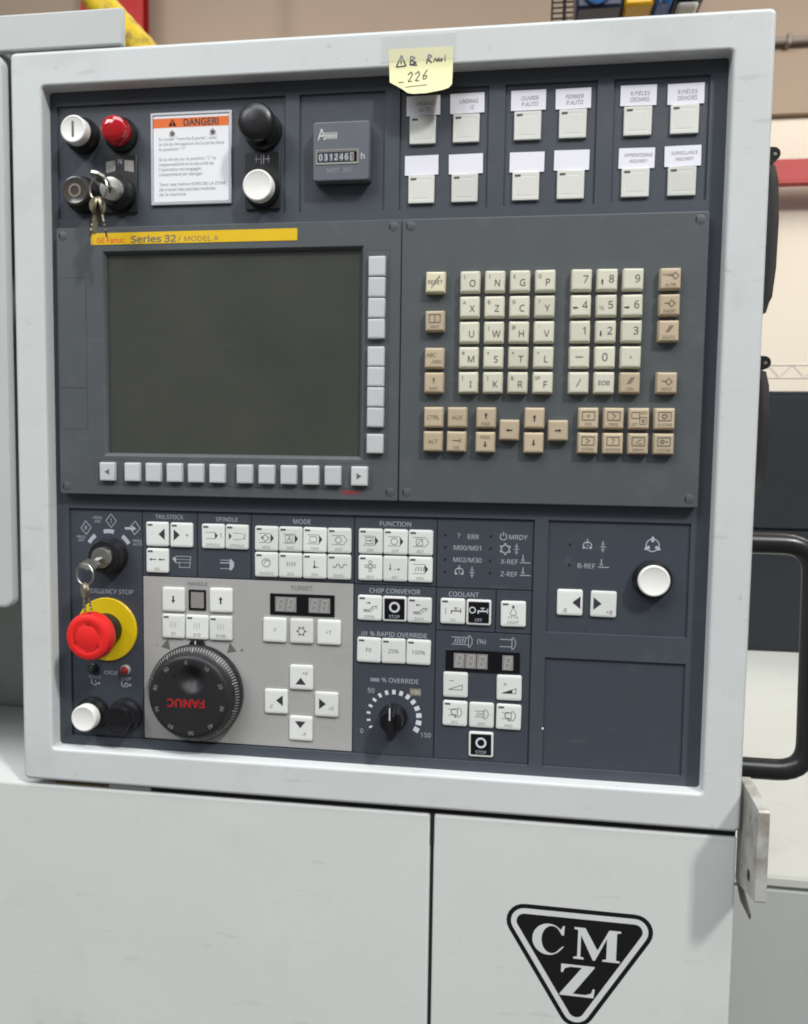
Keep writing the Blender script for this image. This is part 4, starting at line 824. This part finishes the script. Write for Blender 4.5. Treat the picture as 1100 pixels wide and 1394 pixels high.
def side_cover(v0, v1, d=-40):
    mb = MB(); L_ = v1 - v0
    prof = [(557, -v0 - 13), (577, -v0 - 11), (579.8, -v0 - 22), (581.4, -v0 - L_ * .42), (581.0, -v0 - L_ * .72), (579, -v1 + 12), (577, -v1 + 8), (575, -v1), (557, -v1)]
    mb.loft([[(x, d - 26, z) for x, z in prof], [(x, d - 4, z) for x, z in prof], [(x - (9 if x > 560 else 0), d + 8, z) for x, z in prof]], 'black_matte'); o = part('side_cover', mb, CC, W(0, 0, 0), 'black hinged plastic cover on the right flank')
    hb = MB(); pts = [(557, -v0 - 12.4)] + [(572.4 + 5.2 * math.cos(R_(a)), -v0 - 5.2 + 5.2 * math.sin(R_(a))) for a in range(90, -61, -15)] + [(576, -v0 - 12.4)]
    pts = [(557, -v0)] + pts[1:-1] + [(557, -v0 - 12.2)]
    hb.prism(pts, d - 20, d + 6, 'black_plastic'); part('hinge_boss', hb, o, W(0, 0, 0))
    sb = MB(); sb.lathe([(1.5, d + 6), (1.3, d + 6.5), (.1, d + 6.6)], 'brass_key', 12, 573.4, -v0 - 5.6, cap1=False); part('screw', sb, o, W(0, 0, 0))
side_cover(-56.5, 67); side_cover(102, 213)

# ------------------------------------------------------------------ loose things on the console
def key_shape(mb, L_=26, bow=8.5, th=1.8, mt='brass_key'):
    bp = [(bow * math.sin(R_(a)) * 1.0, -bow * 1.1 + bow * 1.15 * math.cos(R_(a))) for a in range(0, 360, 24)]
    mb.prism(bp, -th / 2, th / 2, mt)
    z0 = -bow * 2.1; tp = [(-2.4, z0 + 2), (2.4, z0 + 2), (2.4, z0 - 6), (1.2, z0 - 7.5), (2.4, z0 - 9), (.8, z0 - 11), (2.4, z0 - 13), (1.0, z0 - 15), (0, z0 - L_ + 8), (-2.4, z0 - L_ + 10)]
    mb.prism(tp, -th / 2 + .25, th / 2 - .25, mt)
def keyring(label, lock, ring_c, keys, bow_tip, tilt):
    o = thing('key_ring', label, 'keys', lock, 'key rings hanging from the locks')
    # key in the lock: shaft out of the barrel and a flat bow
    mb = MB(); rel = bow_tip - lock; p = Vector((rel.x * 1000, -rel.y * 1000, rel.z * 1000)); dirv = p.normalized(); side = dirv.cross(Vector((.25, .1, .96))).normalized()
    nrm = dirv.cross(side).normalized(); th = nrm * .95
    A = [Vector((0, -2, 0)) + side * s * 1.8 for s in (-1, 1)]; B = [p * .30 + side * s * 1.8 for s in (-1, 1)]
    C_ = [p * .42 + side * s * 6.5 for s in (-1, 1)]; D_ = [p * .9 + side * s * 6.8 for s in (-1, 1)]; E_ = [p * 1.08 + side * s * 3.2 for s in (-1, 1)]
    pl_ = [A[0], B[0], C_[0], D_[0], E_[0], E_[1], D_[1], C_[1], B[1], A[1]]
    mb.loft([[tuple(q + th) for q in pl_], [tuple(q - th) for q in pl_]], 'chrome'); part('inserted_key', mb, o, lock)
    mb = MB(); n = 28; rc = 8.8
    mb.tube([(rc * math.cos(2 * math.pi * i / n), rc * .35 * math.cos(2 * math.pi * i / n), rc * math.sin(2 * math.pi * i / n)) for i in range(n)], .85, 'chrome', 8, closed=True); part('ring', mb, o, ring_c)
    for a, tw, L_, bw in keys:
        mb = MB(); mb.T = Matrix.Rotation(R_(a), 4, 'Y') @ Matrix.Rotation(R_(tw), 4, 'Z'); mb.T = mb.T @ Matrix.Diagonal((1, 1, .8 if bw > 6.9 or L_ < 20 else 1, 1)); key_shape(mb, L_, bw); part('hanging_key', mb, o, ring_c + Vector((0.0, 0.0, -0.0066)))
    return o
keyring('keys hanging from the lock beside the white danger plaque', W(57.6, -25.2, 17.6), W(54.6, -21.0, 30), [(-12, 62, 26, 6.6), (8, -48, 24, 6.2), (14, 70, 26, 6.4)], W(55.2, -31.0, 35), 30)
keyring('keys hanging from the lower lock above the red emergency stop', W(44.8, 271.6, 16), W(38.8, 283.4, 30), [(2, 40, 18, 7.2), (-14, 68, 17, 6.6)], W(40.6, 277.8, 33), -30)

# sticky note
sn = thing('sticky_note', 'yellow handwritten sticky note taped to the top of the frame', 'note', W(304, -104, 12.3))
def S(u, v):      # height of the sheet above d=0 at (u, v): lies on the frame, then curls outwards below the edge
    t = max(0, (v + 108) / 24.0); e = abs(u - 304) / 25
    return 12.35 + 5.2 * t ** 1.5 + .7 * math.sin((u - 285) * .09) * t + 1.0 * e * e * t
mb = MB(); nu, nv = 20, 14; G = []
for j in range(nv + 1):
    row = []
    for i in range(nu + 1):
        a_, b_ = i / nu, j / nv; u = 279.6 + (1.8 * b_) + (49.4 - 2.2 * b_) * a_
        KP = ((0, -97), (.1, -94.2), (.2, -91.2), (.3, -87.4), (.38, -86.4), (.6, -86.6), (.85, -88.6), (.95, -90.2), (1, -93.0)); vb = next(p[1] + (q[1] - p[1]) * (a_ - p[0]) / (q[0] - p[0]) for p, q in zip(KP[:-1], KP[1:]) if a_ <= q[0] + 1e-9)
        v = -121.8 + (vb + 121.8) * b_; row.append((u, v, S(u, v)))
    G.append(row)
for off, flip in ((0, 0), (-.25, 1)):
    I = [[mb.add((u - 304, d + off - 12.3, -104 - v)) for u, v, d in r] for r in G]
    k_ = mb.idx('note_paper')
    for j in range(nv):
        for i in range(nu): mb.f.append([I[j][i], I[j + 1][i], I[j + 1][i + 1], I[j][i + 1]]); mb.mi.append(k_)
part('sheet', mb, sn, W(304, -104, 12.3), smooth=80)
mb = MB()
def stroke(P, w=.9):
    Q = []
    for (x0, z0), (x1, z1) in zip(P[:-1], P[1:]):
        n = max(1, int(math.hypot(x1 - x0, z1 - z0) / 1.5))
        Q += [(x0 + (x1 - x0) * i / n, z0 + (z1 - z0) * i / n) for i in range(n)]
    Q.append(P[-1])
    for i, ((x0, z0), (x1, z1)) in enumerate(zip(Q[:-1], Q[1:])):
        l = math.hypot(x1 - x0, z1 - z0) or 1; nx, nz = -(z1 - z0) / l * w / 2, (x1 - x0) / l * w / 2
        q = [(x0 + nx, z0 + nz), (x0 - nx, z0 - nz), (x1 - nx, z1 - nz), (x1 + nx, z1 + nz)]
        mb.poly([(u - 304, S(u, v) + .14 + .006 * (i % 4) - 12.3, -104 - v) for u, v in q], 'ink')
for P, w in (([(286, -108.6), (289.8, -117), (293.4, -109.2), (286, -108.6)], 1.0), ([(289.7, -114.4), (289.7, -110.6)], .9), ([(296.4, -109.6), (297, -116), (300.4, -114.6), (297, -113), (301.4, -111), (296.4, -109.8), (302, -109.2)], .9),
             ([(309, -110), (310.4, -116.4), (313, -115.4), (310, -113), (313, -110.4)], 1.0), ([(314.2, -111), (315.6, -114), (317, -111), (318, -114), (318.8, -111)], .9), ([(319.6, -113.6), (320, -110.8), (321, -113.6)], .8), ([(322.8, -115.6), (322.8, -111.2)], .8),
             ([(288, -96.4), (292.2, -96.4)], .8), ([(295, -102), (297.6, -104.4), (298.6, -102), (295.4, -96.6), (298.6, -97)], .8), ([(300.4, -102.2), (303, -104.6), (304, -102.2), (300.8, -97), (304, -97.2)], .8), ([(309.6, -105.4), (306.6, -100.6), (306.8, -98), (309, -98.6), (309.4, -101), (306.8, -100.6)], .8),
             ([(293.4, -92.2), (301, -92.8), (310, -93.4)], .6)): stroke(P, w)
part('handwriting', mb, sn, W(304, -104, 12.3), smooth=None)
mb = MB(); mb.plate(57, 19.8, .3, [(0, 0), (0, .05)], 'tape', n=1); part('clear_tape', mb, sn, W(302.8, -122.6, 12.75), 'strip of clear tape', smooth=None)
